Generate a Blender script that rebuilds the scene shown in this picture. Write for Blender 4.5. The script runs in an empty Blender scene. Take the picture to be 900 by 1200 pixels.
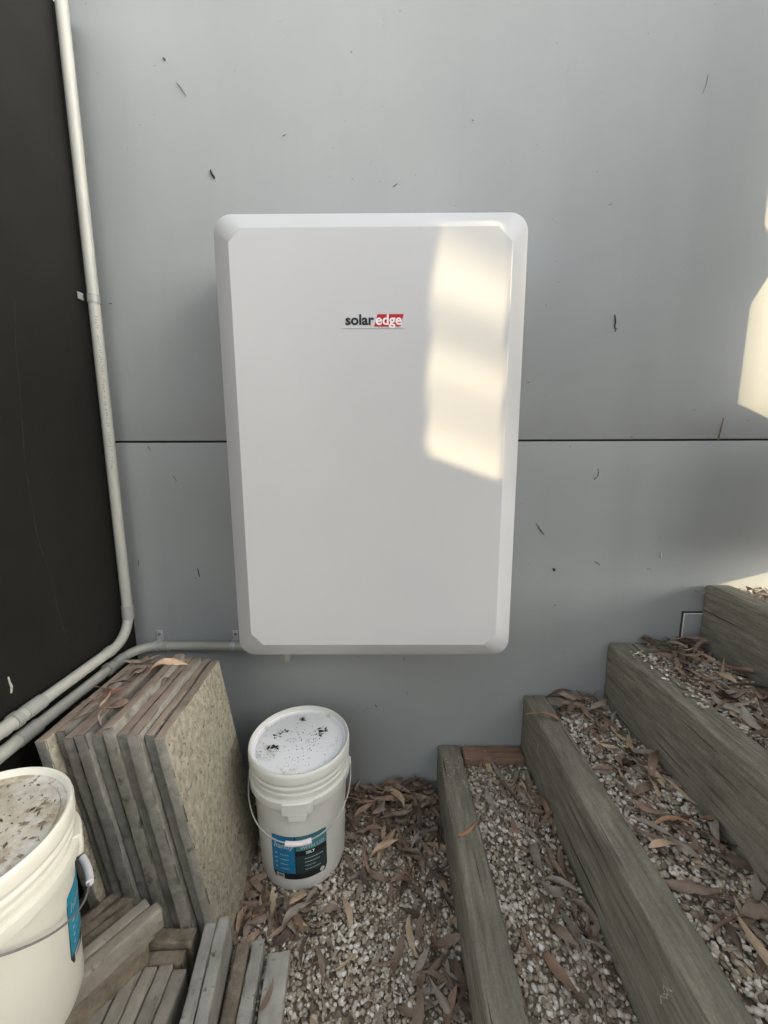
import bpy, bmesh, math, random
import numpy as np
from mathutils import Vector, Matrix, noise
R = math.radians
scene = bpy.context.scene
col = scene.collection
random.seed(7)
rng = np.random.default_rng(11)

# ------------------------------------------------------------------ camera
CAM = Vector((0.0375, -1.3088, 1.2622))
pitch, yaw, roll = R(8.892), R(-0.316), R(-0.200)
fwd = Vector((math.sin(yaw) * math.cos(pitch), math.cos(yaw) * math.cos(pitch), -math.sin(pitch)))
rgt = Vector((math.cos(yaw), -math.sin(yaw), 0))
up = rgt.cross(fwd)
r2 = rgt * math.cos(roll) + up * math.sin(roll)
u2 = up * math.cos(roll) - rgt * math.sin(roll)
cd = bpy.data.cameras.new('camera')
cam = bpy.data.objects.new('camera', cd)
col.objects.link(cam)
m = Matrix((r2, u2, -fwd)).transposed().to_4x4()
m.translation = CAM
cam.matrix_world = m
cd.sensor_fit = 'HORIZONTAL'
cd.sensor_width = 36
cd.lens = 465.18 / 900 * 36
cd.clip_start = 0.02
cd.clip_end = 500
scene.camera = cam

# ------------------------------------------------------------------ sky, sun, exposure
SUN_AZ, SUN_EL = R(68), R(22)      # right of straight behind the camera; above the horizon
sdir = Vector((math.sin(SUN_AZ) * math.cos(SUN_EL), -math.cos(SUN_AZ) * math.cos(SUN_EL), math.sin(SUN_EL)))
world = bpy.data.worlds.new('World')
scene.world = world
world.use_nodes = True
nt = world.node_tree
nt.nodes.clear()
sky = nt.nodes.new('ShaderNodeTexSky')
sky.sky_type = 'NISHITA'
sky.sun_disc = False
sky.sun_elevation = SUN_EL
sky.sun_rotation = math.pi - SUN_AZ
sky.dust_density = 3.0
sky.ozone_density = 1.0
hsv = nt.nodes.new('ShaderNodeHueSaturation')
hsv.inputs['Saturation'].default_value = 0.22
bg = nt.nodes.new('ShaderNodeBackground')
bg.inputs['Strength'].default_value = 0.15
wo = nt.nodes.new('ShaderNodeOutputWorld')
nt.links.new(sky.outputs[0], hsv.inputs['Color'])
nt.links.new(hsv.outputs[0], bg.inputs['Color'])
nt.links.new(bg.outputs[0], wo.inputs['Surface'])
sl = bpy.data.lights.new('sun', 'SUN')
sl.energy = 3.4
sl.angle = R(0.5)
sl.color = (1.0, 0.81, 0.50)
sun = bpy.data.objects.new('sun', sl)
col.objects.link(sun)
sun.rotation_euler = sdir.to_track_quat('Z', 'Y').to_euler()
scene.view_settings.view_transform = 'Standard'
scene.view_settings.look = 'None'
scene.view_settings.gamma = 1
scene.view_settings.exposure = 1.85
scene.view_settings.use_curve_mapping = False

# ------------------------------------------------------------------ materials
def ramp(nt, stops):
    r = nt.nodes.new('ShaderNodeValToRGB')
    els = r.color_ramp.elements
    while len(els) < len(stops):
        els.new(0.5)
    for e, (p, c) in zip(els, stops):
        e.position = p
        e.color = (*c, 1)
    return r

def new_mat(name, rough=0.6, spec=0.4):
    ma = bpy.data.materials.new(name)
    ma.use_nodes = True
    b = ma.node_tree.nodes['Principled BSDF']
    b.inputs['Roughness'].default_value = rough
    b.inputs['Specular IOR Level'].default_value = spec
    return ma, ma.node_tree, b

def tex_noise(nt, scale, detail=6, rough=0.6, stretch=None, src='Object', offset_random=False):
    tc = nt.nodes.new('ShaderNodeTexCoord')
    mp = nt.nodes.new('ShaderNodeMapping')
    if stretch:
        mp.inputs['Scale'].default_value = stretch
    nt.links.new(tc.outputs[src], mp.inputs['Vector'])
    if offset_random:
        oi = nt.nodes.new('ShaderNodeObjectInfo')
        ml = nt.nodes.new('ShaderNodeMath')
        ml.operation = 'MULTIPLY'
        ml.inputs[1].default_value = 37.0
        nt.links.new(oi.outputs['Random'], ml.inputs[0])
        nt.links.new(ml.outputs[0], mp.inputs['Location'])
    n = nt.nodes.new('ShaderNodeTexNoise')
    n.inputs['Scale'].default_value = scale
    n.inputs['Detail'].default_value = detail
    n.inputs['Roughness'].default_value = rough
    nt.links.new(mp.outputs[0], n.inputs['Vector'])
    return n

def mix(nt, a, b, fac, mode='MIX'):
    x = nt.nodes.new('ShaderNodeMix')
    x.data_type = 'RGBA'
    x.blend_type = mode
    if isinstance(fac, float):
        x.inputs[0].default_value = fac
    else:
        nt.links.new(fac, x.inputs[0])
    for k, v in ((6, a), (7, b)):
        if isinstance(v, tuple):
            x.inputs[k].default_value = (*v, 1)
        else:
            nt.links.new(v, x.inputs[k])
    return x.outputs[2]

def bump(nt, b, hout, strength, dist):
    bp = nt.nodes.new('ShaderNodeBump')
    bp.inputs['Strength'].default_value = strength
    bp.inputs['Distance'].default_value = dist
    nt.links.new(hout, bp.inputs['Height'])
    nt.links.new(bp.outputs[0], b.inputs['Normal'])

def noisy(name, c1, c2, scale, rough=0.7, spec=0.3, bs=0.3, bd=0.002, bscale=None, stretch=None,
          lo=0.3, hi=0.7, spots=None, rnd=False):
    ma, nt, b = new_mat(name, rough, spec)
    n = tex_noise(nt, scale, 8, 0.6, stretch, offset_random=rnd)
    r = ramp(nt, [(lo, c1), (hi, c2)])
    nt.links.new(n.outputs['Fac'], r.inputs[0])
    c = r.outputs[0]
    if spots:
        for (sc, thr, colr, wid) in spots:
            s = tex_noise(nt, sc, 5, 0.65, None, offset_random=rnd)
            rr = ramp(nt, [(thr, (0, 0, 0)), (min(1, thr + wid), (1, 1, 1))])
            nt.links.new(s.outputs['Fac'], rr.inputs[0])
            c = mix(nt, c, colr, rr.outputs[0])
    nt.links.new(c, b.inputs['Base Color'])
    n2 = tex_noise(nt, bscale or scale * 4, 6, 0.65, stretch, offset_random=rnd)
    bump(nt, b, n2.outputs['Fac'], bs, bd)
    return ma

M = {}
def wall_mat():
    ma, nt, b = new_mat('painted_wall', 0.5, 0.35)
    n = tex_noise(nt, 1.6, 6, 0.6)
    r = ramp(nt, [(0.3, (0.298, 0.315, 0.312)), (0.7, (0.338, 0.354, 0.349))])
    nt.links.new(n.outputs['Fac'], r.inputs[0])
    st = tex_noise(nt, 1.0, 6, 0.65, (16, 1, 1.1))           # faint runs of old rain
    rs = ramp(nt, [(0.52, (1, 1, 1)), (0.78, (0.975, 0.973, 0.965))])
    nt.links.new(st.outputs['Fac'], rs.inputs[0])
    c = mix(nt, r.outputs[0], rs.outputs[0], 1.0, 'MULTIPLY')
    du = tex_noise(nt, 22, 8, 0.75)                          # dust and cobweb smudges
    rd = ramp(nt, [(0.62, (0, 0, 0)), (0.74, (0.35, 0.35, 0.35))])
    nt.links.new(du.outputs['Fac'], rd.inputs[0])
    c = mix(nt, c, (0.375, 0.375, 0.35), rd.outputs[0])
    sp = tex_noise(nt, 85, 3, 0.5)
    rp = ramp(nt, [(0.75, (0, 0, 0)), (0.775, (1, 1, 1))])
    nt.links.new(sp.outputs['Fac'], rp.inputs[0])
    c = mix(nt, c, (0.17, 0.165, 0.15), rp.outputs[0])
    nt.links.new(c, b.inputs['Base Color'])
    n2 = tex_noise(nt, 70, 6, 0.6)
    bump(nt, b, n2.outputs['Fac'], 0.16, 0.0014)
    return ma
M['wall'] = wall_mat()
M['gap'] = noisy('panel_gap', (0.045, 0.043, 0.035), (0.07, 0.066, 0.055), 30)
M['dark'] = noisy('dark_render', (0.0055, 0.0053, 0.0042), (0.0095, 0.0092, 0.0074), 6, 0.6, 0.3, 0.35, 0.002, 60,
                  spots=[(85, 0.74, (0.05, 0.047, 0.04), 0.02)])
M['scuff'] = noisy('pale_scuff', (0.3, 0.29, 0.25), (0.5, 0.48, 0.4), 60)
M['crack'] = noisy('wall_crack', (0.03, 0.028, 0.023), (0.05, 0.047, 0.038), 60)
M['white'] = noisy('white_enamel', (0.475, 0.482, 0.482), (0.50, 0.507, 0.507), 3, 0.38, 0.45, 0.05, 0.0004, 260)
M['black'] = noisy('black_print', (0.012, 0.013, 0.016), (0.018, 0.019, 0.022), 40, 0.4)
M['red'] = noisy('red_print', (0.40, 0.006, 0.012), (0.44, 0.008, 0.016), 40, 0.35)
M['badge'] = noisy('clear_badge', (0.50, 0.513, 0.52), (0.53, 0.54, 0.545), 10, 0.25)
M['whiteprint'] = noisy('white_print', (0.75, 0.72, 0.72), (0.8, 0.77, 0.77), 40, 0.4)
M['pipe'] = noisy('grey_pvc', (0.325, 0.325, 0.285), (0.385, 0.383, 0.338), 5, 0.4, 0.4, 0.1, 0.0005, 80,
                  spots=[(28, 0.66, (0.33, 0.31, 0.25), 0.15)])
M['fitting'] = noisy('grey_pvc_fitting', (0.26, 0.262, 0.245), (0.32, 0.32, 0.298), 9, 0.45)
M['print'] = noisy('pipe_print', (0.16, 0.155, 0.12), (0.24, 0.235, 0.19), 120)
M['steel'] = noisy('zinc_steel', (0.42, 0.43, 0.43), (0.55, 0.55, 0.54), 60, 0.4, 0.6)
M['steel'].node_tree.nodes['Principled BSDF'].inputs['Metallic'].default_value = 0.35
M['clear'] = noisy('milky_clip', (0.20, 0.20, 0.185), (0.30, 0.30, 0.28), 70, 0.25, 0.6)
M['bucket'] = noisy('white_bucket_plastic', (0.66, 0.66, 0.60), (0.72, 0.715, 0.66), 4, 0.38, 0.45, 0.08, 0.0006, 60,
                    spots=[(45, 0.70, (0.42, 0.38, 0.30), 0.12)])
M['bucket2'] = noisy('cream_bucket_plastic', (0.68, 0.66, 0.555), (0.735, 0.715, 0.61), 4, 0.38, 0.45, 0.08, 0.0006, 60,
                     spots=[(60, 0.72, (0.42, 0.36, 0.25), 0.10)])
M['lid'] = noisy('dusty_white_lid', (0.80, 0.82, 0.82), (0.87, 0.88, 0.88), 12, 0.5, 0.35, 0.1, 0.0008, 60,
                 spots=[(16, 0.57, (0.46, 0.43, 0.38), 0.16), (70, 0.73, (0.05, 0.045, 0.04), 0.02)])
M['lid2'] = noisy('caked_cream_lid', (0.40, 0.345, 0.245), (0.60, 0.575, 0.505), 11, 0.8, 0.2, 0.8, 0.004, 45, lo=0.4, hi=0.58,
                  spots=[(16, 0.55, (0.34, 0.285, 0.195), 0.10), (34, 0.60, (0.22, 0.18, 0.12), 0.06), (60, 0.62, (0.10, 0.08, 0.055), 0.04)])
M['wire'] = noisy('bail_wire', (0.30, 0.30, 0.29), (0.42, 0.42, 0.40), 60, 0.35, 0.6)
M['wire2'] = noisy('purplish_bail_wire', (0.16, 0.145, 0.15), (0.22, 0.20, 0.20), 60, 0.4, 0.5)
M['lblue'] = noisy('label_blue', (0.012, 0.17, 0.34), (0.016, 0.20, 0.38), 30, 0.4)
M['lteal'] = noisy('label_teal', (0.06, 0.23, 0.255), (0.075, 0.26, 0.285), 30, 0.4)
M['lcyan'] = noisy('label_cyan', (0.015, 0.24, 0.36), (0.02, 0.28, 0.41), 30, 0.4)
M['ldark'] = noisy('label_slate', (0.022, 0.045, 0.045), (0.028, 0.052, 0.052), 30, 0.4)
M['ltext'] = noisy('label_text', (0.45, 0.52, 0.53), (0.55, 0.62, 0.63), 30, 0.4)
M['slabcut'] = noisy('paver_edge', (0.165, 0.161, 0.142), (0.265, 0.258, 0.228), 45, 0.9, 0.2, 0.5, 0.003, 60, rnd=True,
                     spots=[(22, 0.60, (0.085, 0.083, 0.072), 0.12), (9, 0.62, (0.21, 0.18, 0.115), 0.15)])
def vary(name, lo=0.82, hi=1.15):
    nt = M[name].node_tree
    b = nt.nodes['Principled BSDF']
    src = b.inputs['Base Color'].links[0].from_socket
    oi = nt.nodes.new('ShaderNodeObjectInfo')
    r = ramp(nt, [(0.0, (lo, lo, lo)), (1.0, (hi, hi * 0.98, hi * 0.94))])
    nt.links.new(oi.outputs['Random'], r.inputs[0])
    nt.links.new(mix(nt, src, r.outputs[0], 1.0, 'MULTIPLY'), b.inputs['Base Color'])
vary('slabcut')
M['slabtop'] = noisy('paver_reddish_top', (0.225, 0.175, 0.132), (0.37, 0.295, 0.225), 14, 0.9, 0.2, 0.5, 0.003, 60, rnd=True)
M['slabface'] = noisy('paver_lichen_face', (0.225, 0.205, 0.158), (0.40, 0.365, 0.28), 60, 0.95, 0.15, 1.0, 0.003, 160,
                      stretch=(1.1, 1.1, 0.85), lo=0.34, hi=0.66,
                      spots=[(95, 0.585, (0.135, 0.12, 0.085), 0.06), (40, 0.63, (0.15, 0.135, 0.095), 0.05), (7, 0.60, (0.24, 0.22, 0.17), 0.18)])
M['offcut'] = noisy('offcut_stone', (0.22, 0.20, 0.165), (0.38, 0.35, 0.295), 18, 0.9, 0.2, 0.5, 0.003, 60, rnd=True,
                    spots=[(30, 0.62, (0.10, 0.085, 0.065), 0.12)])
M['offpale'] = noisy('offcut_pale', (0.24, 0.235, 0.21), (0.42, 0.41, 0.375), 16, 0.9, 0.2, 0.5, 0.003, 60, rnd=True,
                     spots=[(34, 0.61, (0.09, 0.08, 0.065), 0.08)])
M['offbrown'] = noisy('offcut_brown', (0.135, 0.112, 0.082), (0.30, 0.255, 0.19), 30, 0.9, 0.2, 0.9, 0.005, 50, rnd=True)
vary('offcut', 0.8, 1.12); vary('offpale', 0.85, 1.1)
M['soil'] = noisy('soil', (0.16, 0.13, 0.095), (0.32, 0.265, 0.20), 60, 0.95, 0.1, 0.6, 0.006, 90)
M['screen'] = noisy('light_blocker_board', (0.24, 0.235, 0.22), (0.30, 0.295, 0.28), 5, 0.8, 0.2)  # plain grey shared by the added light blockers
M['bark'] = noisy('gum_bark', (0.20, 0.17, 0.13), (0.42, 0.38, 0.31), 8, 0.9, 0.1)

def wood(name, c1, c2, c3, dirt=None):
    ma, nt, b = new_mat(name, 0.85, 0.2)
    g = tex_noise(nt, 1.0, 9, 0.72, (85, 8, 85), offset_random=True)
    r = ramp(nt, [(0.28, c1), (0.5, c2), (0.74, c3)])
    nt.links.new(g.outputs['Fac'], r.inputs[0])
    blot = tex_noise(nt, 7.0, 5, 0.6, (1.5, 0.8, 1.5), offset_random=True)
    rb = ramp(nt, [(0.3, (0.78, 0.79, 0.77)), (0.68, (1.1, 1.09, 1.06))])
    nt.links.new(blot.outputs['Fac'], rb.inputs[0])
    c = mix(nt, r.outputs[0], rb.outputs[0], 1.0, 'MULTIPLY')
    fn = tex_noise(nt, 140, 8, 0.8, None, offset_random=True)
    rf = ramp(nt, [(0.25, (0.72, 0.72, 0.71)), (0.75, (1.22, 1.22, 1.2))])
    nt.links.new(fn.outputs['Fac'], rf.inputs[0])
    c = mix(nt, c, rf.outputs[0], 1.0, 'MULTIPLY')
    # fine dark drying checks along the grain
    ck = tex_noise(nt, 1.0, 3, 0.5, (150, 2.4, 150), offset_random=True)
    rc = ramp(nt, [(0.63, (0, 0, 0)), (0.69, (1, 1, 1))])
    nt.links.new(ck.outputs['Fac'], rc.inputs[0])
    c = mix(nt, c, (0.045, 0.043, 0.033), rc.outputs[0])
    # broad curved figure of the growth rings
    wv = nt.nodes.new('ShaderNodeTexWave')
    wv.wave_type = 'RINGS'
    wv.inputs['Scale'].default_value = 2.4
    wv.inputs['Distortion'].default_value = 9
    wv.inputs['Detail'].default_value = 3
    wv.inputs['Detail Scale'].default_value = 1.4
    tc = nt.nodes.new('ShaderNodeTexCoord')
    mp = nt.nodes.new('ShaderNodeMapping')
    mp.inputs['Scale'].default_value = (6, 1.1, 6)
    nt.links.new(tc.outputs['Object'], mp.inputs['Vector'])
    nt.links.new(mp.outputs[0], wv.inputs['Vector'])
    rw = ramp(nt, [(0.0, (0.91, 0.91, 0.90)), (0.7, (1.03, 1.03, 1.02))])
    nt.links.new(wv.outputs['Fac'], rw.inputs[0])
    c = mix(nt, c, rw.outputs[0], 1.0, 'MULTIPLY')
    nt.links.new(c, b.inputs['Base Color'])
    bump(nt, b, g.outputs['Fac'], 0.8, 0.003)
    return ma
M['sleeper'] = wood('weathered_treated_pine', (0.128, 0.119, 0.096), (0.212, 0.198, 0.162), (0.315, 0.297, 0.246))
M['redwood'] = wood('reddish_timber', (0.16, 0.10, 0.072), (0.26, 0.165, 0.12), (0.34, 0.235, 0.18))

def rand_mat(name, stops, rough, island, spec=0.25, bs=0.3, bd=0.001, bscale=200, mott=0.4):
    ma, nt, b = new_mat(name, rough, spec)
    if island:
        g = nt.nodes.new('ShaderNodeNewGeometry')
        out = g.outputs['Random Per Island']
    else:
        g = nt.nodes.new('ShaderNodeObjectInfo')
        out = g.outputs['Random']
    r = ramp(nt, stops)
    nt.links.new(out, r.inputs[0])
    n = tex_noise(nt, bscale * 0.4, 5, 0.6)
    rr = ramp(nt, [(0.3, (1 - mott, 1 - mott, 1 - mott)), (0.7, (1 + mott * 0.4,) * 3)])
    nt.links.new(n.outputs['Fac'], rr.inputs[0])
    c = mix(nt, r.outputs[0], rr.outputs[0], 1.0, 'MULTIPLY')
    nt.links.new(c, b.inputs['Base Color'])
    n2 = tex_noise(nt, bscale, 4, 0.6)
    bump(nt, b, n2.outputs['Fac'], bs, bd)
    return ma
PEB = [(0.0, (0.17, 0.14, 0.105)), (0.18, (0.30, 0.25, 0.19)), (0.40, (0.43, 0.365, 0.28)), (0.60, (0.54, 0.48, 0.385)),
       (0.74, (0.66, 0.61, 0.52)), (0.90, (0.82, 0.79, 0.72)), (1.0, (0.40, 0.29, 0.18))]
M['pebble'] = rand_mat('river_pebbles', PEB, 0.6, True, 0.35, 0.25, 0.0008, 320, 0.3)
LEAF = [(0.0, (0.068, 0.049, 0.041)), (0.16, (0.115, 0.078, 0.061)), (0.34, (0.189, 0.131, 0.095)), (0.52, (0.250, 0.178, 0.132)),
        (0.66, (0.297, 0.243, 0.189)), (0.8, (0.324, 0.236, 0.169)), (0.92, (0.378, 0.257, 0.169)), (1.0, (0.540, 0.419, 0.270))]
LCLS = {'dark brown': ((0.085, 0.062, 0.046), (0.135, 0.098, 0.072)), 'brown': ((0.175, 0.128, 0.094), (0.25, 0.185, 0.136)),
        'reddish brown': ((0.205, 0.132, 0.090), (0.29, 0.19, 0.130)), 'grey brown': ((0.22, 0.19, 0.155), (0.32, 0.28, 0.23)),
        'tan': ((0.34, 0.255, 0.165), (0.46, 0.355, 0.235))}
for _k, (_a, _b) in LCLS.items():
    M['leaf_' + _k] = noisy('gum_leaf_' + _k.replace(' ', '_'), _a, _b, 55, 0.55, 0.35, 0.4, 0.001, 160, rnd=True)
M['leaf'] = rand_mat('dry_gum_leaf', LEAF, 0.55, False, 0.35, 0.4, 0.001, 160, 0.35)
M['litter'] = rand_mat('leaf_litter', LEAF, 0.6, True, 0.3, 0.4, 0.001, 160, 0.35)
M['leaforange'] = noisy('orange_leaf', (0.30, 0.155, 0.085), (0.42, 0.235, 0.14), 50, 0.5)
M['leafpale'] = noisy('pale_tan_leaf', (0.44, 0.30, 0.20), (0.55, 0.40, 0.27), 40, 0.5)
M['leafyellow'] = noisy('yellow_leaf', (0.46, 0.34, 0.13), (0.58, 0.45, 0.20), 40, 0.5)
M['leafred'] = noisy('red_leaf', (0.17, 0.06, 0.04), (0.24, 0.09, 0.06), 40, 0.5)
M['scrap'] = noisy('dark_plant_scrap', (0.018, 0.015, 0.011), (0.05, 0.04, 0.03), 90, 0.8)
M['twig'] = noisy('dry_twig', (0.10, 0.08, 0.06), (0.26, 0.21, 0.16), 40, 0.8)
M['greenleaf'] = noisy('gum_foliage', (0.05, 0.08, 0.035), (0.10, 0.125, 0.06), 20, 0.5)

# ------------------------------------------------------------------ helpers
def tag(o, label=None, cat=None, group=None, kind=None):
    if label: o['label'] = label
    if cat: o['category'] = cat
    if group: o['group'] = group
    if kind: o['kind'] = kind
    return o

def empty(name, loc=(0, 0, 0), rz=0.0):
    o = bpy.data.objects.new(name, None)
    o.empty_display_size = 0.05
    o.location = loc
    o.rotation_euler = (0, 0, rz)
    col.objects.link(o)
    return o

def link(name, me, mat=None, parent=None, smooth=None):
    if mat is not None and not me.materials:
        me.materials.append(M[mat])
    if smooth is not None:
        me.polygons.foreach_set('use_smooth', [True] * len(me.polygons))
        me.set_sharp_from_angle(angle=R(smooth))
    o = bpy.data.objects.new(name, me)
    col.objects.link(o)
    if parent is not None:
        o.parent = parent
    return o

def mesh(name, v, f):
    me = bpy.data.meshes.new(name)
    me.from_pydata([tuple(p) for p in v], [], f)
    me.update()
    return me

def box_v(x0, x1, y0, y1, z0, z1):
    v = [(x, y, z) for x in (x0, x1) for y in (y0, y1) for z in (z0, z1)]
    f = [(0, 1, 3, 2), (4, 6, 7, 5), (0, 4, 5, 1), (2, 3, 7, 6), (0, 2, 6, 4), (1, 5, 7, 3)]
    return v, f

def box(name, x0, x1, y0, y1, z0, z1, mat, parent=None, bev=0.0):
    v, f = box_v(x0, x1, y0, y1, z0, z1)
    me = mesh(name, v, f)
    if bev:
        bm = bmesh.new(); bm.from_mesh(me)
        bmesh.ops.bevel(bm, geom=bm.edges[:], offset=bev, segments=2, affect='EDGES', profile=0.5)
        bm.to_mesh(me); bm.free()
    return link(name, me, mat, parent, 40 if bev else None)

def axis_cuts(h, r, n):
    inner = [(-h + r) + (2 * (h - r)) * i / n for i in range(n + 1)]
    return [-h, -h + 0.3 * r] + inner + [h - 0.3 * r, h]

def round_box_mesh(name, sx, sy, sz, r, n, amp=0.0, freq=8.0, seed=0, chip=0.0, warp=None):
    """box of size sx,sy,sz centred on the origin, rounded by r, with uneven worn faces and chipped edges"""
    hs = (sx / 2, sy / 2, sz / 2)
    cuts = [axis_cuts(hs[i], r, n[i]) for i in range(3)]
    vid, V, F, on_edge = {}, [], [], []
    def vert(i, j, k):
        key = (i, j, k)
        if key in vid: return vid[key]
        p = Vector((cuts[0][i], cuts[1][j], cuts[2][k]))
        c = Vector([max(-hs[a] + r, min(hs[a] - r, p[a])) for a in range(3)])
        d = p - c
        ne = sum(abs(d[a]) > 1e-9 for a in range(3))
        p = c + d.normalized() * r
        s = Vector((seed * 3.17, seed * 1.71, seed * 2.3))
        if amp:
            nv = noise.noise_vector(p * freq + s) + 0.5 * noise.noise_vector(p * freq * 2.7 + s)
            p = p + nv * amp
        if chip and ne >= 2:
            q = max(0.0, noise.noise(p * 28 + s) + 0.5 * noise.noise(p * 70 + s) - 0.02)
            p = p - d.normalized() * min(1.0, q * 2.2) * chip
        if warp: p = warp(p)
        vid[key] = len(V); V.append(p)
        return vid[key]
    N = [len(c) - 1 for c in cuts]
    for a in range(3):
        b, c = (a + 1) % 3, (a + 2) % 3
        for side in (0, N[a]):
            for i in range(N[b]):
                for j in range(N[c]):
                    idx = []
                    for (p, q) in ((i, j), (i + 1, j), (i + 1, j + 1), (i, j + 1)):
                        t = [0, 0, 0]; t[a] = side; t[b] = p; t[c] = q
                        idx.append(vert(*t))
                    F.append(tuple(idx) if side else tuple(reversed(idx)))
    return mesh(name, V, F)

def tube_mesh(name, path, r, seg=16, caps=True, radii=None):
    pts = [Vector(p) for p in path]
    V, F = [], []
    up0 = None
    for i, p in enumerate(pts):
        t = (pts[min(i + 1, len(pts) - 1)] - pts[max(i - 1, 0)]).normalized()
        if up0 is None:
            a = Vector((0, 0, 1)) if abs(t.z) < 0.9 else Vector((1, 0, 0))
            up0 = (a - t * a.dot(t)).normalized()
        else:
            up0 = (up0 - t * up0.dot(t)).normalized()
        s = t.cross(up0)
        rr = radii[i] if radii else r
        for k in range(seg):
            an = 2 * math.pi * k / seg
            V.append(p + (up0 * math.cos(an) + s * math.sin(an)) * rr)
    for i in range(len(pts) - 1):
        for k in range(seg):
            a, b = i * seg + k, i * seg + (k + 1) % seg
            F.append((a, b, b + seg, a + seg))
    if caps:
        F.append(tuple(reversed(range(seg))))
        F.append(tuple(range((len(pts) - 1) * seg, len(pts) * seg)))
    return mesh(name, V, F)

def fillet(pts, r, n=10):
    pts = [Vector(p) for p in pts]
    out = [pts[0]]
    for i in range(1, len(pts) - 1):
        a = (pts[i - 1] - pts[i]).normalized(); b = (pts[i + 1] - pts[i]).normalized()
        ri = r[i - 1] if isinstance(r, (list, tuple)) else r
        half = a.angle(b) / 2
        dist = ri / math.tan(half)
        cen = pts[i] + (a + b).normalized() * (ri / math.sin(half))
        s, e = pts[i] + a * dist - cen, pts[i] + b * dist - cen
        ang = s.angle(e)
        for k in range(n + 1):
            f = k / n
            out.append(cen + (s * math.sin((1 - f) * ang) + e * math.sin(f * ang)) / math.sin(ang))
    out.append(pts[-1])
    return out

def lathe_mesh(name, prof, seg=72):
    V, F = [], []
    for (r, z) in prof:
        for k in range(seg):
            a = 2 * math.pi * k / seg
            V.append((r * math.cos(a), r * math.sin(a), z))
    for i in range(len(prof) - 1):
        for k in range(seg):
            a, b = i * seg + k, i * seg + (k + 1) % seg
            F.append((a, b, b + seg, a + seg))
    if prof[0][0] < 0.01: F.append(tuple(reversed(range(seg))))
    if prof[-1][0] < 0.01: F.append(tuple(range((len(prof) - 1) * seg, len(prof) * seg)))
    return mesh(name, V, F)

def text_mesh(body, size, bold=0.0, align='CENTER'):
    cu = bpy.data.curves.new('text', 'FONT')
    cu.body = body; cu.size = size; cu.align_x = align; cu.align_y = 'CENTER'
    cu.offset = bold; cu.resolution_u = 4
    o = bpy.data.objects.new('text_tmp', cu)
    col.objects.link(o)
    dg = bpy.context.evaluated_depsgraph_get(); dg.update()
    me = bpy.data.meshes.new_from_object(o.evaluated_get(dg))
    bpy.data.objects.remove(o); bpy.data.curves.remove(cu)
    me.materials.clear()
    return me

def join_meshes(name, parts):
    V, F = [], []
    for v, f in parts:
        o = len(V); V += list(v); F += [tuple(i + o for i in t) for t in f]
    return mesh(name, V, F)

# ------------------------------------------------------------------ setting
XL = -0.847                     # inner corner with the dark wall
GROOVE = 1.2905
GR_TOP = 0.0

g = mesh('ground', *box_v(-40, 40, -60, 20, -1.0, -0.012))
tag(link('ground', g, 'soil'), kind='structure')

wall = empty('panel_wall', (0, 0, 0))
tag(wall, 'grey painted panel wall behind the white battery cabinet', 'wall')
box('backing', XL, 4.2, 0.014, 0.2, -0.5, 2.72, 'gap', wall)
def panel(z0, z1):
    me = round_box_mesh('panel', 4.2 - XL, 0.0135, z1 - z0, 0.0022, (30, 1, 12), 0.0)
    o = link('panel', me, 'wall', wall, 30)
    o.location = ((4.2 + XL) / 2, 0.00675, (z0 + z1) / 2)
panel(GROOVE + 0.0030, 2.72)
panel(-0.3, GROOVE - 0.0030)

dw = empty('dark_wall', (XL, 0, 0))
tag(dw, 'near black rendered side wall at left behind the conduits', 'wall')
box('wall_face', -0.25, 0, -0.72, 0.19, -0.3, 2.45, 'dark', dw)
def ribbon(name, pts, w, mat, parent, nrm=(1, 0, 0), seed=1):
    rnd = random.Random(seed)
    n = Vector(nrm); V, F = [], []
    P = [Vector(p) for p in pts]
    Q = []
    for a, b in zip(P[:-1], P[1:]):
        for i in range(5):
            q = a.lerp(b, i / 5)
            Q.append(q)
    Q.append(P[-1])
    for i, q in enumerate(Q):
        t = (Q[min(i + 1, len(Q) - 1)] - Q[max(0, i - 1)]).normalized()
        s = n.cross(t).normalized()
        q = q + s * rnd.uniform(-1, 1) * w * 1.2
        ww = w * rnd.uniform(0.25, 1.0)
        V += [q - s * ww / 2, q + s * ww / 2]
    for i in range(len(Q) - 1):
        F.append((2 * i, 2 * i + 1, 2 * i + 3, 2 * i + 2))
    return link(name, mesh(name, V, F), mat, parent)
e_ = 0.0006
ribbon('crack', [(e_, -0.30, 1.62), (e_, -0.32, 1.45), (e_, -0.335, 1.22), (e_, -0.33, 1.05), (e_, -0.305, 0.93),
                 (e_, -0.30, 0.85), (e_, -0.285, 0.74)], 0.0018, 'crack', dw, seed=3)
V = [(e_, -0.4585, 0.741), (e_, -0.4545, 0.741), (e_, -0.4575, 0.728), (e_, -0.4525, 0.726), (e_, -0.4555, 0.714), (e_, -0.449, 0.713),
     (e_, -0.458, 0.700), (e_, -0.453, 0.699)]
link('scuff', mesh('scuff', V, [(0, 1, 3, 2), (2, 3, 5, 4), (4, 5, 7, 6)]), 'scuff', dw)

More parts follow.
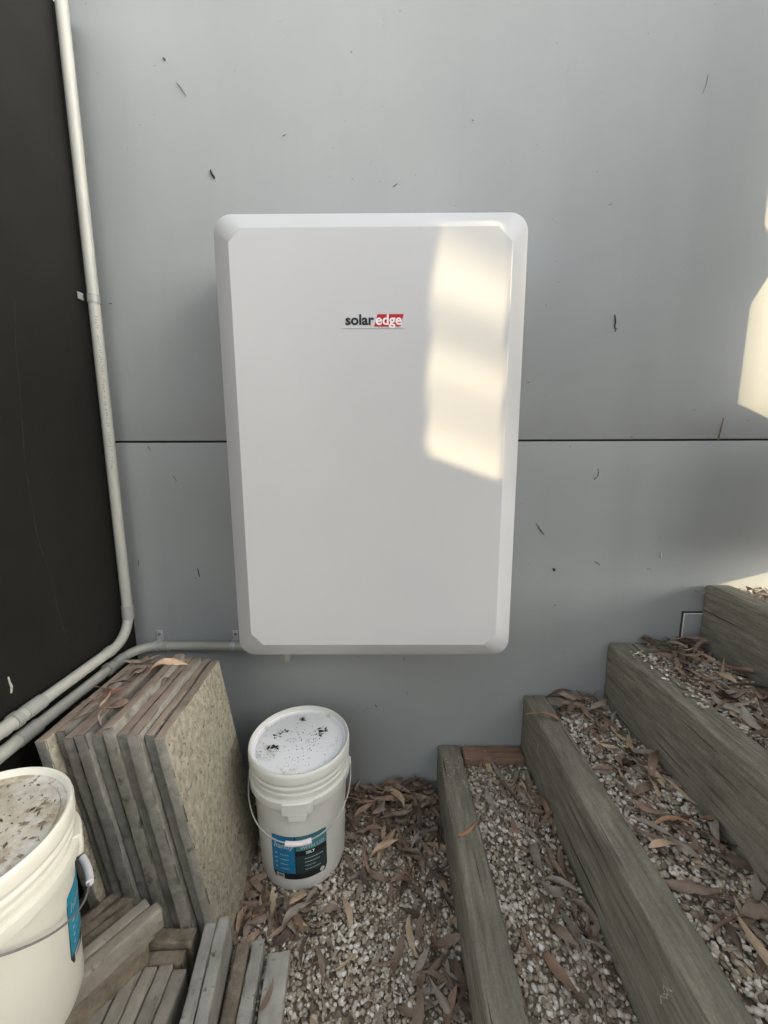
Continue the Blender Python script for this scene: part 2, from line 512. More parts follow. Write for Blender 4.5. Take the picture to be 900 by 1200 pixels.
# ------------------------------------------------------------------ timber steps
SL = [(0.228, 0.195), (0.524, 0.395), (0.814, 0.595), (1.128, 0.805)]
TH = 0.080
LEN = 1.95
labels = ['lowest weathered timber sleeper, edging the gravel by the white bucket',
          'second timber sleeper up, its wall end beside the reddish end block',
          'third timber sleeper up, with spilled pebbles along its top',
          'topmost timber sleeper at right edge, sunlit at its wall end']
for i, (x, zt) in enumerate(SL):
    me = round_box_mesh('timber_sleeper', TH, LEN, 0.26, 0.006, (4, 60, 9), 0.0013, 7.0, i + 2, 0.006)
    o = link('timber_sleeper', me, 'sleeper', None, 40)
    o.location = (x + TH / 2, -LEN / 2 - 0.004, zt - 0.13)
    o.rotation_euler = (0, 0, R([0.3, -0.1, 0.2, 0.15][i]))
    tag(o, labels[i], 'timber', 'timber sleepers forming the steps')
    if i == 1:
        sx, oz, oy = -TH / 2 - 0.0012, zt - 0.13, -LEN / 2 - 0.004
        for pts in ([(-0.742, 0.352), (-0.752, 0.345), (-0.765, 0.348)], [(-0.748, 0.335), (-0.747, 0.31), (-0.745, 0.288)],
                    [(-0.757, 0.338), (-0.752, 0.315)], [(-0.155, 0.34), (-0.158, 0.315), (-0.156, 0.285)]):
            ribbon('scratch', [(sx, y - oy, z - oz) for y, z in pts], 0.0035, 'scuff', o, (-1, 0, 0), int(-pts[0][0] * 100))
# soil cores of the steps
beds = []
for i, (x, zt) in enumerate(SL):
    x1 = SL[i + 1][0] if i < 3 else 4.0
    o = box('step_fill', x + TH + 0.001, x1 - 0.001, -LEN, -0.002, -0.1, zt - 0.034, 'soil')
    tag(o, kind='structure')
# retaining fill beyond the top step
# short end blocks lying along the wall
eb = [(0.3095, 0.522, 0.066, 0.193, 'redwood', 'short reddish timber end block against the wall on lowest step'),
      (0.6055, 0.69, 0.05, 0.39, 'sleeper', 'short grey timber end block against the wall on second step'),
      (0.8955, 1.01, 0.05, 0.592, 'sleeper', 'short grey timber end block against the wall on third step')]
for k, (x0, x1, d, zt, mt, lb) in enumerate(eb):
    me = round_box_mesh('end_block', d, x1 - x0, 0.10, 0.004, (3, 12, 4), 0.0012, 9, 20 + k, 0.006)
    o = link('end_block', me, mt, None, 40)
    o.rotation_euler = (0, 0, R(90))
    o.location = ((x0 + x1) / 2, -d / 2 - 0.004, zt - 0.05)
    tag(o, lb, 'timber')
# pale scratches on the second sleeper's riser
for k, (y, z, l) in enumerate([(-0.735, 0.30, 0.05), (-0.76, 0.285, 0.03), (-0.085, 0.33, 0.03)]):
    pass

# ------------------------------------------------------------------ battery cabinet
bat = empty('battery_cabinet', (0, 0, 0.666))
tag(bat, 'large white battery cabinet hung on the grey wall, with a red logo', 'battery')
W_, H_, D_ = 0.79, 1.179, 0.25
def rect_loop(hw, hh, r, y, nseg=8, cut=False):
    pts = []
    for (sx, sz, a0) in ((1, 1, 0), (-1, 1, 90), (-1, -1, 180), (1, -1, 270)):
        cx, cz = sx * (hw - r), sz * (hh - r)
        p0 = Vector((cx + r * math.cos(R(a0)), y, cz + r * math.sin(R(a0))))
        p1 = Vector((cx + r * math.cos(R(a0 + 90)), y, cz + r * math.sin(R(a0 + 90))))
        for k in range(nseg + 1):
            f = k / nseg
            if cut: pts.append(p0.lerp(p1, f))
            else:
                a = R(a0 + 90 * f)
                pts.append(Vector((cx + r * math.cos(a), y, cz + r * math.sin(a))))
    return pts
def loft(loops, cap_first=False, cap_last=True):
    n = len(loops[0]); V, F = [], []
    for l in loops: V += l
    for i in range(len(loops) - 1):
        for k in range(n):
            a, b = i * n + k, i * n + (k + 1) % n
            F.append((a, b, b + n, a + n))
    if cap_first: F.append(tuple(reversed(range(n))))
    if cap_last: F.append(tuple(range((len(loops) - 1) * n, len(loops) * n)))
    return V, F
ys = -(D_ - 0.031)
w_ = 0.0475
lo = [rect_loop(W_/2 - 0.004, H_/2 - 0.004, 0.05, -0.018),
      rect_loop(W_/2 - 0.001, H_/2 - 0.001, 0.05, -0.03),
      rect_loop(W_/2, H_/2, 0.046, ys + 0.0045),
      rect_loop(W_/2 - 0.0006, H_/2 - 0.0006, 0.0455, ys + 0.0016),
      rect_loop(W_/2 - 0.0026, H_/2 - 0.0026, 0.044, ys - 0.0004),
      rect_loop(W_/2 - w_ + 0.0012, H_/2 - w_ + 0.0012, 0.034, -D_ + 0.0009, cut=True)]
o = link('shell', mesh('shell', *loft(lo, True, False)), 'white', bat, 22)
o.location = (0, 0, H_ / 2)
lo = [rect_loop(W_/2 - w_ + 0.0012, H_/2 - w_ + 0.0012, 0.034, -D_ + 0.0009, cut=True),
      rect_loop(W_/2 - w_ - 0.0004, H_/2 - w_ - 0.0004, 0.0335, -D_, cut=True)]
o = link('front_panel', mesh('front_panel', *loft(lo)), 'white', bat, 15)
o.location = (0, 0, H_ / 2)
box('mounting_bracket', -0.3, 0.3, -0.03, -0.001, 0.75, 0.85, 'steel', bat)
box('mounting_bracket', -0.3, 0.3, -0.03, -0.001, 0.25, 0.35, 'steel', bat)
# logo badge
LZ = 1.5825 - 0.666
def para(x0, x1, z0, z1, shear, y0, y1):
    P = [(x0 + shear * 0, z0), (x1, z0), (x1 + shear, z1), (x0 + shear, z1)]
    V = [(x, y, z) for y in (y0, y1) for x, z in P]
    return V, [(0, 1, 2, 3), (7, 6, 5, 4), (0, 4, 5, 1), (1, 5, 6, 2), (2, 6, 7, 3), (3, 7, 4, 0)]
bd = link('logo_badge', mesh('logo_badge', *para(-0.074, 0.0845, LZ - 0.018, LZ + 0.018, 0.009, -D_ - 0.0013, -D_ + 0.0002)), 'badge', bat)
link('red_field', mesh('red_field', *para(0.0085, 0.0745, LZ - 0.0142, LZ + 0.0152, 0.0085, -D_ - 0.0017, -D_ - 0.0010)), 'red', bd)
def flat_text(name, body, size, bold, x, z, mat, parent, width):
    me = text_mesh(body, size, bold)
    xs = [v.co.x for v in me.vertices]
    k = width / (max(xs) - min(xs)); x0 = min(xs)
    for v in me.vertices:
        v.co = Vector((x + (v.co.x - x0) * k, -D_ - 0.0021, z + v.co.y))
    return link(name, me, mat, parent)
flat_text('lettering', 'solar', 0.0345, 0.0011, -0.0635, LZ + 0.0008, 'black', bd, 0.0725)
flat_text('lettering', 'edge', 0.0345, 0.0008, 0.0125, LZ + 0.0008, 'whiteprint', bd, 0.0655)

# ------------------------------------------------------------------ conduits
PR = 0.0152
def ring(name, path, r, mat, parent, seg=20):
    return link(name, tube_mesh(name, path, r, seg), mat, parent, 40)
PX, PY = -0.8245, -0.058
Z1, Z2 = 0.645, 0.593
c1 = empty('conduit', (PX, PY, Z1))
tag(c1, 'pale grey conduit running down the corner then along the dark wall', 'conduit')
def loc(p): return Vector(p) - Vector((PX, PY, Z1))
path1 = fillet([(PX, PY, 2.7), (PX, PY, Z1), (PX, -0.75, Z1), (-1.5, -0.75, Z1)], [0.085, 0.06], 14)
link('pipe', tube_mesh('pipe', [loc(p) for p in path1], PR, 20), 'pipe', c1, 40)
ring('coupling', [loc((PX, PY, 0.785 - 0.03)), loc((PX, PY, 0.708))], PR + 0.0028, 'fitting', c1)
ring('coupling', [loc((PX, -0.150, Z1)), loc((PX, -0.168, Z1))], PR + 0.002, 'pipe', c1)
ring('coupling', [loc((PX, -0.405, Z1)), loc((PX, -0.455, Z1))], PR + 0.0032, 'fitting', c1)
link('bend', tube_mesh('bend', [loc(p) for p in fillet([(PX, -0.455, Z1), (PX, -0.60, Z1), (PX, -0.75, Z1)], 0.0, 1)] if False else
     [loc((PX, -0.455, Z1)), loc((PX, -0.75, Z1))], PR + 0.0012, 20), 'pipe', c1, 40)
cl = link('clip', tube_mesh('clip', [loc((PX, PY, 1.692)), loc((PX, PY, 1.716))], PR + 0.002, 20), 'clear', c1, 40)
box('clip_tab', XL + 0.001 - PX, XL + 0.005 - PX, -0.036, -0.016, 1.694 - Z1, 1.714 - Z1, 'clear', cl, 0.001)
# printed marking down the pipe: small unreadable characters
parts = []
rnd = random.Random(4)
z = 1.655
vdir = (Vector((CAM.x, CAM.y, 0)) - Vector((PX, PY, 0))).normalized()
base_a = math.atan2(vdir.y, vdir.x) + R(10)
def pipe_pt(a, zz): return (math.cos(a) * (PR + 0.0003), math.sin(a) * (PR + 0.0003), zz - Z1)
while z > 1.21:
    wd = rnd.choice([0.007, 0.008, 0.0055])
    if rnd.random() < 0.2 or 1.245 < z < 1.262:
        z -= wd; continue
    for s in range(rnd.choice([2, 2, 3])):
        a0 = base_a + R(rnd.uniform(-20, 2)); a1 = a0 + R(rnd.uniform(8, 20))
        if rnd.random() < 0.55:
            zz = z - rnd.uniform(0, wd * 0.7); h = 0.0018
        else:
            zz = z; h = wd * 0.75; a1 = a0 + R(6)
        parts.append(([pipe_pt(a0, zz), pipe_pt(a1, zz), pipe_pt(a1, zz - h), pipe_pt(a0, zz - h)], [(0, 1, 2, 3)]))
    z -= wd + 0.0015
tag(link('printed_marking', join_meshes('printed_marking', parts), 'print', c1), kind='stuff')

c2 = empty('conduit', (PX, PY, Z2))
tag(c2, 'pale grey conduit from under the battery cabinet turning along the dark wall', 'conduit')
def loc2(p): return Vector(p) - Vector((PX, PY, Z2))
path2 = fillet([(-0.29, -0.10, 0.70), (-0.29, -0.10, Z2 - 0.012), (-0.29, -0.025, Z2), (PX, -0.025, Z2), (PX, -0.75, Z2), (-1.5, -0.75, Z2)],
               [0.02, 0.02, 0.075, 0.06], 10)
link('pipe', tube_mesh('pipe', [loc2(p) for p in path2], PR, 20), 'pipe', c2, 40)
ring('coupling', [loc2((-0.735, -0.025, Z2)), loc2((-0.715, -0.025, Z2))], PR + 0.0022, 'fitting', c2)
ring('coupling', [loc2((PX, -0.105, Z2)), loc2((PX, -0.150, Z2))], PR + 0.0028, 'fitting', c2)
ring('coupling', [loc2((PX, -0.425, Z2)), loc2((PX, -0.480, Z2))], PR + 0.0032, 'fitting', c2)
link('bend', tube_mesh('bend', [loc2((PX, -0.480, Z2)), loc2((PX, -0.75, Z2))], PR + 0.0012, 20), 'pipe', c2, 40)
ring('coupling', [loc2((-0.29, -0.10, 0.665)), loc2((-0.29, -0.10, 0.640))], PR + 0.004, 'fitting', c2)
for x in (-0.758, -0.492):
    sd = link('saddle', tube_mesh('saddle', [loc2((x - 0.009, -0.025, Z2)), loc2((x + 0.009, -0.025, Z2))], PR + 0.0014, 20), 'steel', c2, 40)
    p = loc2((x, 0, Z2))
    box('saddle_tab', p.x - 0.011, p.x + 0.011, p.y - 0.004, p.y - 0.0005, PR - 0.002, PR + 0.032, 'steel', sd, 0.001)
    s = link('screw', tube_mesh('screw', [(p.x, p.y - 0.0035, PR + 0.019), (p.x, p.y - 0.0065, PR + 0.019), (p.x, p.y - 0.0075, PR + 0.019)], 0.005, 12, True, [0.0055, 0.005, 0.002]), 'wire2', sd, 40)
    s2 = box('saddle_tab', p.x - 0.011, p.x + 0.011, p.y - 0.012, p.y - 0.0005, PR - 0.006, PR - 0.001, 'steel', sd)
for y, zz in ((-0.43, Z1), (-0.12, Z2 + 0.0)):
    pass
# saddles that hold the two runs to the dark wall
for (cc, lf, y, zz) in ((c1, loc, -0.47, Z1), (c2, loc2, -0.165, Z2)):
    sd = link('saddle', tube_mesh('saddle', [lf((PX, y, zz)), lf((PX, y - 0.016, zz))], PR + 0.0046, 20), 'fitting', cc, 40)
    p = lf((XL, y - 0.008, zz))
    box('saddle_tab', p.x + 0.0005, p.x + 0.004, p.y - 0.008, p.y + 0.008, -PR - 0.022, -PR + 0.002, 'fitting', sd, 0.001)

# small square cover low on the wall
cv = empty('wall_cover', (1.06, 0, 0.61))
tag(cv, 'small square grey cover plate low on wall beside top sleeper', 'cover plate')
box('plate', 0.004, 0.086, -0.004, 0.0, 0.0, 0.092, 'wall', cv, 0.001)
box('frame', -0.001, 0.0025, -0.006, -0.0003, -0.002, 0.098, 'gap', cv)
box('trim', 0.0027, 0.0065, -0.0065, -0.0003, -0.002, 0.0922, 'whiteprint', cv)
box('trim', 0.0067, 0.085, -0.0065, -0.0041, 0.0885, 0.0922, 'whiteprint', cv)
box('frame', 0.0047, 0.088, -0.006, -0.0003, 0.0925, 0.098, 'gap', cv, 0.001)
box('frame', 0.0865, 0.092, -0.006, -0.0003, -0.002, 0.0922, 'wall', cv, 0.001)

# ------------------------------------------------------------------ buckets
def body_r(z): return 0.1290 + 0.0115 * (z / 0.33)
def bucket(loc, rz, mats, label, lidlabel, sticker, dvl=0.0):
    pl, lidm, wirem = mats
    b = empty('bucket', loc, rz)
    tag(b, label, 'bucket', 'plastic buckets with lids')
    prof = [(0.002, 0.004), (0.118, 0.004), (0.122, 0.0), (0.127, 0.002), (0.1292, 0.008)]
    prof += [(body_r(z), z) for z in (0.03, 0.1, 0.2, 0.282)]
    prof += [(0.1405, 0.287), (0.1500, 0.289), (0.1512, 0.293), (0.1500, 0.311), (0.1455, 0.3125), (0.1422, 0.3135),
             (0.1418, 0.322), (0.1424, 0.326), (0.1462, 0.3275), (0.1468, 0.331), (0.1462, 0.334), (0.1424, 0.336), (0.142, 0.352)]
    link('body', lathe_mesh('body', prof, 96), pl, b, 35)
    lp = [(0.1425, 0.3465), (0.1478, 0.346), (0.1496, 0.349), (0.1496, 0.3555), (0.1482, 0.358), (0.1475, 0.361), (0.1480, 0.364),
          (0.1505, 0.3665), (0.1512, 0.371), (0.1512, 0.389), (0.1500, 0.396), (0.1475, 0.3995), (0.1445, 0.3985), (0.1425, 0.395),
          (0.1405, 0.3875), (0.1385, 0.3845), (0.132, 0.3835), (0.1305, 0.3815), (0.1290, 0.3835), (0.122, 0.3845), (0.06, 0.3865), (0.002, 0.387)]
    ld = lathe_mesh('lid', lp, 96)
    ld.materials.append(M[pl]); ld.materials.append(M[lidm])
    for p in ld.polygons:
        if max(math.hypot(ld.vertices[i].co.x, ld.vertices[i].co.y) for i in p.vertices) < 0.1406: p.material_index = 1
    lid = link('lid', ld, None, b, 45)
    # lug with a finger tab at the front, and one behind
    for sgn in (-1, 1):
        V, F = [], []
        sect = [(-0.30, 0.288, 0.1485), (-0.30, 0.311, 0.1485)]
        def cp(a, r, z): return (math.sin(a) * r, sgn * math.cos(a) * r, z)
        for (a0, a1, z0, z1, ro) in ((-0.31, 0.31, 0.276, 0.3165, 0.1555), (-0.20, 0.20, 0.255, 0.279, 0.1530)):
            n = 14; rows = []
            prof2 = [(z0, 0.137), (z0 + 0.001, ro - 0.003), (z0 + 0.004, ro), (z1 - 0.004, ro), (z1 - 0.001, ro - 0.003), (z1, 0.137)]
            o0 = len(V)
            for i in range(n + 1):
                a = a0 + (a1 - a0) * i / n
                en = 0.137 if i in (0, n) else None
                fl = 0.03 if z0 < 0.27 else 0.0
                for (zz, rr) in prof2:
                    f = (zz - z0) / (z1 - z0)
                    aa = a * (1 - fl * 4 * (1 - f))
                    V.append(cp(aa, en or rr, zz))
            k = len(prof2)
            for i in range(n):
                for j in range(k - 1):
                    A = o0 + i * k + j
                    q = (A, A + k, A + k + 1, A + 1)
                    F.append(q if sgn < 0 else tuple(reversed(q)))
        link('lug', mesh('lug', V, F), pl, b, 40)
    # bail: pivots at both sides, wire hanging to the front with a grip
    pts = []
    for i in range(41):
        t = math.pi * i / 40
        x = -0.1535 * math.cos(t)
        s = math.sin(t)
        y = -0.154 * s ** 0.8 if s > 0 else 0
        zz = 0.298 - 0.106 * s ** 0.85 if s > 0 else 0.298
        if abs(math.hypot(x, y)) < 0.1535:
            k = 0.1535 / max(1e-6, math.hypot(x, y)); x *= k; y *= k
        pts.append((x, y, zz))
    hd = link('bail', tube_mesh('bail', pts, 0.0019, 8), wirem, b, 60)
    mid = [p for p in pts if abs(p[0]) < 0.047]
    mid = [(p[0], p[1] - 0.002, p[2]) for p in mid]
    rr = [0.0066] * len(mid)
    link('grip', tube_mesh('grip', mid, 0.0075, 16, True, rr), 'whiteprint', hd, 40)
    for sx in (-1, 1):
        link('pivot_boss', tube_mesh('pivot_boss', [(sx * 0.138, 0, 0.298), (sx * 0.152, 0, 0.298), (sx * 0.1545, 0, 0.298)], 0.011, 16, True,
                                     [0.013, 0.0115, 0.009]), pl, b, 40)
    # paper label on the front
    st = empty('sticker'); st.parent = b
    bpy.data.objects.remove(st)
    def cyl(u, v, off):
        v = v + dvl   # u arc metres from the centre of the front, v height
        r = body_r(v) + off; a = u / body_r(v)
        return Vector((math.sin(a) * r, -math.cos(a) * r, v))
    def patch(name, u0, u1, v0, v1, off, mat, parent, rad=0.0):
        n = 14; V, F = [], []
        for j in range(9):
            for i in range(n + 1):
                u = u0 + (u1 - u0) * i / n; v = v0 + (v1 - v0) * j / 8
                if rad:
                    dv = min(v - v0, v1 - v)
                    ins = rad - math.sqrt(max(0, rad ** 2 - (rad - dv) ** 2)) if dv < rad else 0
                    u = max(u0 + ins, min(u1 - ins, u))
                V.append(cyl(u, v, off))
        for j in range(8):
            for i in range(n):
                a = j * (n + 1) + i
                F.append((a, a + 1, a + n + 2, a + n + 1))
        return link(name, mesh(name, V, F), mat, parent, 60)
    def ctext(body, size, u, v, mat, parent, bold=0.0, align='CENTER', slant=0.0):
        me = text_mesh(body, size, bold, align)
        for vv in me.vertices:
            vv.co = cyl(u + vv.co.x + slant * vv.co.y, v + vv.co.y, 0.0016)
        return link('lettering', me, mat, parent)
    U0, U1, V0, V1 = -0.084, 0.080, 0.045, 0.192
    stk = patch('label_sticker', U0, U1, V0, V1, 0.0004, 'black', b, 0.008)
    c_l = 'lblue' if sticker == 1 else 'lcyan'
    patch('left_field', U0 + 0.0015, -0.013, 0.066, V1 - 0.001, 0.0008, c_l, stk)
    patch('right_field', -0.010, U1 - 0.0015, 0.143, V1 - 0.001, 0.0008, 'lteal' if sticker == 1 else 'lcyan', stk)
    patch('right_field', -0.010, U1 - 0.0015, 0.066, 0.126, 0.0008, 'ldark' if sticker == 1 else 'lcyan', stk)
    ctext('handy', 0.025, -0.045, 0.159, 'ltext', stk, 0.0004, slant=0.2)
    ctext('WITH LID', 0.016, 0.037, 0.153, 'ltext', stk, 0.0003)
    ctext('20LT', 0.012, 0.030, 0.1345, 'whiteprint', stk, 0.0005)
    bars = []
    def bar(u0, u1, v, h):
        n = 6
        V = [cyl(u0 + (u1 - u0) * i / n, v + s * h, 0.0016) for i in range(n + 1) for s in (-1, 1)]
        bars.append((V, [(2 * i, 2 * i + 2, 2 * i + 3, 2 * i + 1) for i in range(n)]))
    rn = random.Random(5)
    for k in range(4):
        v = 0.115 - k * 0.0125; u = 0.014
        while u < 0.05 + [0.012, 0.006, -0.008, 0.006][k]:
            w = rn.uniform(0.002, 0.006); bar(u, u + w, v, 0.0013); u += w + 0.0012
    for k in range(4):
        v = 0.131 - k * 0.0155
        bar(-0.072, -0.066, v, 0.002)
        u = -0.056
        while u < -0.036 + 0.004 * (k % 2):
            w = rn.uniform(0.002, 0.005); bar(u, u + w, v - 0.002, 0.0011); u += w + 0.0012
    tag(link('fine_print', join_meshes('fine_print', bars), 'ltext', stk), kind='stuff')
    bc = patch('barcode', U0 + 0.012, U0 + 0.037, 0.0465, 0.0625, 0.0009, 'whiteprint', stk)
    bars = []
    u = U0 + 0.015
    while u < U0 + 0.034:
        w = rn.uniform(0.0006, 0.0016)
        V = [cyl(u + a * w, 0.051 + c * 0.0105, 0.0017) for a in (0, 1) for c in (0, 1)]
        bars.append((V, [(0, 2, 3, 1)])); u += w + rn.uniform(0.0006, 0.0013)
    tag(link('barcode_lines', join_meshes('barcode_lines', bars), 'black', stk), kind='stuff')
    n = 18
    V = [cyl(0.063, 0.0562, 0.0016)] + [cyl(0.063 + 0.007 * math.cos(2 * math.pi * i / n), 0.0562 + 0.0075 * math.sin(2 * math.pi * i / n), 0.0016) for i in range(n)]
    em = link('round_emblem', mesh('round_emblem', V, [(0, 1 + i, 1 + (i + 1) % n) for i in range(n)]), 'whiteprint', stk)
    tr = []
    for i in range(3):
        a = R(90 + 120 * i)
        cx, cz = 0.063 + 0.0033 * math.cos(a), 0.0562 + 0.0033 * math.sin(a)
        tr.append(([cyl(cx + 0.0019 * math.cos(a + R(60 + 120 * j)), cz + 0.0019 * math.sin(a + R(60 + 120 * j)), 0.0022) for j in range(3)], [(0, 1, 2)]))
    tag(link('emblem_arrows', join_meshes('emblem_arrows', tr), 'black', stk), kind='stuff')
    return b
bucket((-0.229, -0.2156, -0.002), R(8), ('bucket', 'lid', 'wire'),
       'white lidded bucket with blue and black label standing on the gravel', '', 1)
bucket((-0.682, -0.735, 0.222), R(137), ('bucket2', 'lid2', 'wire2'),
       'cream bucket with dirt-caked lid at left edge on stone offcuts', '', 2, 0.04)
# crumbs of dry leaf on the lids
def crumbs(cx, cy, cz, n, seed, mat, rad, big):
    rn = random.Random(seed); P = []
    for i in range(n):
        a = rn.uniform(0, 6.28); r = rad * math.sqrt(rn.random()); s = rn.uniform(0.0015, big)
        t = rn.uniform(0, 3.14); c = Vector((cx + r * math.cos(a), cy + r * math.sin(a), cz))
        d = Vector((math.cos(t), math.sin(t), 0)) * s; e = Vector((-math.sin(t), math.cos(t), 0)) * s * rn.uniform(0.2, 0.5)
        h = Vector((0, 0, rn.uniform(0.0008, 0.003)))
        P.append(([c - d, c - e + h * 0.4, c + d, c + e + h * 0.4, c + h], [(0, 1, 4), (1, 2, 4), (2, 3, 4), (3, 0, 4)]))
    return join_meshes('leaf_crumbs', P)
def lid_mess():
    P = []
    for (dx, dy, r, n, sd, big) in ((0, 0, 0.125, 45, 3, 0.0022), (-0.075, -0.035, 0.016, 16, 11, 0.011), (-0.055, 0.035, 0.010, 12, 12, 0.010), (0.055, 0.03, 0.013, 16, 13, 0.010),
                           (0.035, -0.005, 0.02, 12, 14, 0.004), (-0.01, 0.095, 0.010, 9, 15, 0.009), (-0.02, 0.02, 0.03, 12, 16, 0.004), (-0.085, -0.05, 0.035, 60, 17, 0.0022), (0.02, 0.0, 0.05, 30, 18, 0.004), (-0.075, 0.02, 0.014, 10, 19, 0.009), (0.065, 0.045, 0.014, 12, 20, 0.010), (0.0, -0.09, 0.05, 30, 21, 0.002)):
        me = crumbs(-0.229 + dx, -0.2156 + dy, 0.3845, n, sd, 'scrap', r, big)
        P.append(([v.co.copy() for v in me.vertices], [tuple(p.vertices) for p in me.polygons]))
    return join_meshes('leaf_crumbs', P)
o = link('leaf_crumbs', lid_mess(), 'scrap')
tag(o, 'dark leaf crumbs scattered on the white bucket lid', 'leaf crumbs', kind='stuff')
o = link('leaf_crumbs', crumbs(-0.682, -0.735, 0.6085, 150, 4, 'scrap', 0.124, 0.0085), 'litter')
tag(o, 'dark leaf crumbs caked over the cream bucket lid', 'leaf crumbs', kind='stuff')

# ------------------------------------------------------------------ leaning pavers
words = ['outermost', 'second', 'third', 'fourth', 'fifth', 'sixth', 'seventh', 'eighth', 'ninth', 'tenth', 'innermost']
NS = 10
T = 0.0225
pitch_x = 0.0285
for i in range(NS):
    rn = random.Random(50 + i)
    hgt = 0.632 + rn.uniform(-0.006, 0.008)
    ln = 0.335
    xb = -0.374 - i * pitch_x * 0.985 + rn.uniform(-0.001, 0.001)
    xt = -0.470 - i * pitch_x + rn.uniform(-0.002, 0.002)
    yo = rn.uniform(-0.013, 0.011)
    if i == 4: hgt += 0.012
    Tk = T + rn.uniform(0.0, 0.005)
    me = round_box_mesh('paver', Tk, ln, hgt, 0.0022, (2, 22, 54), 0.0012, 9, 60 + i, 0.0095)
    me.materials.append(M['slabcut']); me.materials.append(M['slabtop']); me.materials.append(M['slabface'])
    for p in me.polygons:
        if p.normal.z > 0.75: p.material_index = 1
        elif p.normal.x > 0.8 and i in (0, 5, 9): p.material_index = 2
    o = link('paver', me, None, None, 45)
    lean = math.asin((xb - xt) / hgt)
    o.rotation_euler = (0, -lean, R(3.0 - 0.4 * i))
    o.location = ((xb + xt) / 2 - T / 2, -0.337 + yo, hgt / 2 * math.cos(lean) + 0.002)
    if i in (2, 6): o.location.y -= 0.008
    if i == 0: lb = 'outermost leaning paver, showing its whole lichen-stained face'
    elif i == NS - 1: lb = 'innermost leaning paver of the stack, against the dark wall'
    else: lb = '%s leaning paver in the stack, counted from the lichen-faced one' % words[i]
    tag(o, lb, 'paver', 'pavers leaning in a stack by the dark wall')

# ------------------------------------------------------------------ paver offcuts
def offcut(a, b, width, z0, z1, mat, label, seed, tilt=0.0):
    a, b = Vector(a), Vector(b)
    L = (b - a).length
    me = round_box_mesh('stone_offcut', width, L, z1 - z0, 0.0045, (3, 22, 6), 0.0016, 11, seed, 0.006)
    o = link('stone_offcut', me, mat, None, 45)
    c = (a + b) / 2
    d = (b - a)
    o.location = (c.x, c.y, (z0 + z1) / 2)
    o.rotation_euler = (0, R(tilt), math.atan2(d.y, d.x) - math.pi / 2)
    tag(o, label, 'stone offcut', 'stone offcuts piled in front of the pavers')
    return o
# row of strips on edge at the front
S = [(-0.604, -0.64, 'leftmost strip of the front offcut row, shortest and lowest', 0.085),
     (-0.571, -0.588, 'second strip from left in the front offcut row', 0.10),
     (-0.536, -0.580, 'third strip from left in the front offcut row', 0.10),
     (-0.502, -0.576, 'fourth strip from left in the front offcut row', 0.10),
     (-0.467, -0.574, 'fifth strip of the front offcut row, reaching furthest toward the pavers', 0.105),
     (-0.434, -0.580, 'last strip of the front offcut row, beside the tall pale pair', 0.10)]
for k, (x, y, lb, zt) in enumerate(S):
    offcut((x + 0.006, y - 0.36, 0), (x, y, 0), 0.0315, 0.0, zt, 'offcut', lb, 80 + k)
offcut((-0.352, -0.80, 0), (-0.3975, -0.487, 0), 0.026, 0.0, 0.124, 'offpale', 'left strip of the tall pale offcut pair below the lichen-faced paver', 90)
offcut((-0.323, -0.80, 0), (-0.3685, -0.489, 0), 0.028, 0.0, 0.120, 'offpale', 'right strip of the tall pale offcut pair, its deep side showing', 91)
offcut((-0.293, -0.80, 0), (-0.326, -0.487, 0), 0.034, -0.01, 0.036, 'offbrown', 'low brown stone strip close beside the tall pale pair', 92)
offcut((-0.262, -0.80, 0), (-0.288, -0.484, 0), 0.030, -0.01, 0.040, 'offpale', 'narrow pale low offcut lying beside the widest flat one', 93)
offcut((-0.205, -0.80, 0), (-0.234, -0.497, 0), 0.056, -0.01, 0.024, 'offpale', 'widest flat pale offcut at the gravel edge', 94)
offcut((-0.58, -0.529, 0), (-0.428, -0.522, 0), 0.030, 0.0, 0.112, 'offbrown', 'brown crosswise offcut nearest the foot of the pavers', 95)
offcut((-0.58, -0.563, 0), (-0.436, -0.556, 0), 0.029, 0.0, 0.098, 'offbrown', 'brown crosswise offcut next to the ends of the front row', 96)
offcut((-0.415, -0.520, 0), (-0.400, -0.515, 0), 0.03, 0.0, 0.05, 'offbrown', 'small brown stone chip between pale pair and crosswise offcuts', 97)
# diagonal group under the cream bucket
dv = Vector((-0.60, -0.80, 0)).normalized()
nv = Vector((-dv.y, dv.x, 0))
if nv.x > 0: nv = -nv
tipA = Vector((-0.492, -0.540, 0))
dl = ['long diagonal offcut sticking out furthest from under the cream bucket', 'second diagonal offcut under the cream bucket, beside the long one',
      'third diagonal offcut under the cream bucket', 'fourth diagonal offcut under the cream bucket', 'last diagonal offcut under the cream bucket, nearest dark wall']
ZT = [0.2215, 0.218, 0.206, 0.200, 0.196]
for k in range(5):
    t = tipA + nv * 0.0315 * k + dv * [0.0, 0.012, 0.030, 0.022, 0.03][k]
    offcut(t + dv * 0.42, t, 0.0295, 0.168 if k == 0 else 0.12, ZT[k], 'offcut' if k < 2 else 'offbrown', dl[k], 100 + k)
t = tipA + nv * 0.02 + dv * 0.03
offcut(t + dv * 0.38, t, 0.045, 0.0, 0.166, 'offbrown', 'rough brown block under the long diagonal offcut', 110)
t = tipA + nv * 0.10 + dv * 0.06
offcut(t + dv * 0.34, t, 0.09, 0.0, 0.118, 'offbrown', 'wide brown block deep under the diagonal offcuts', 111)

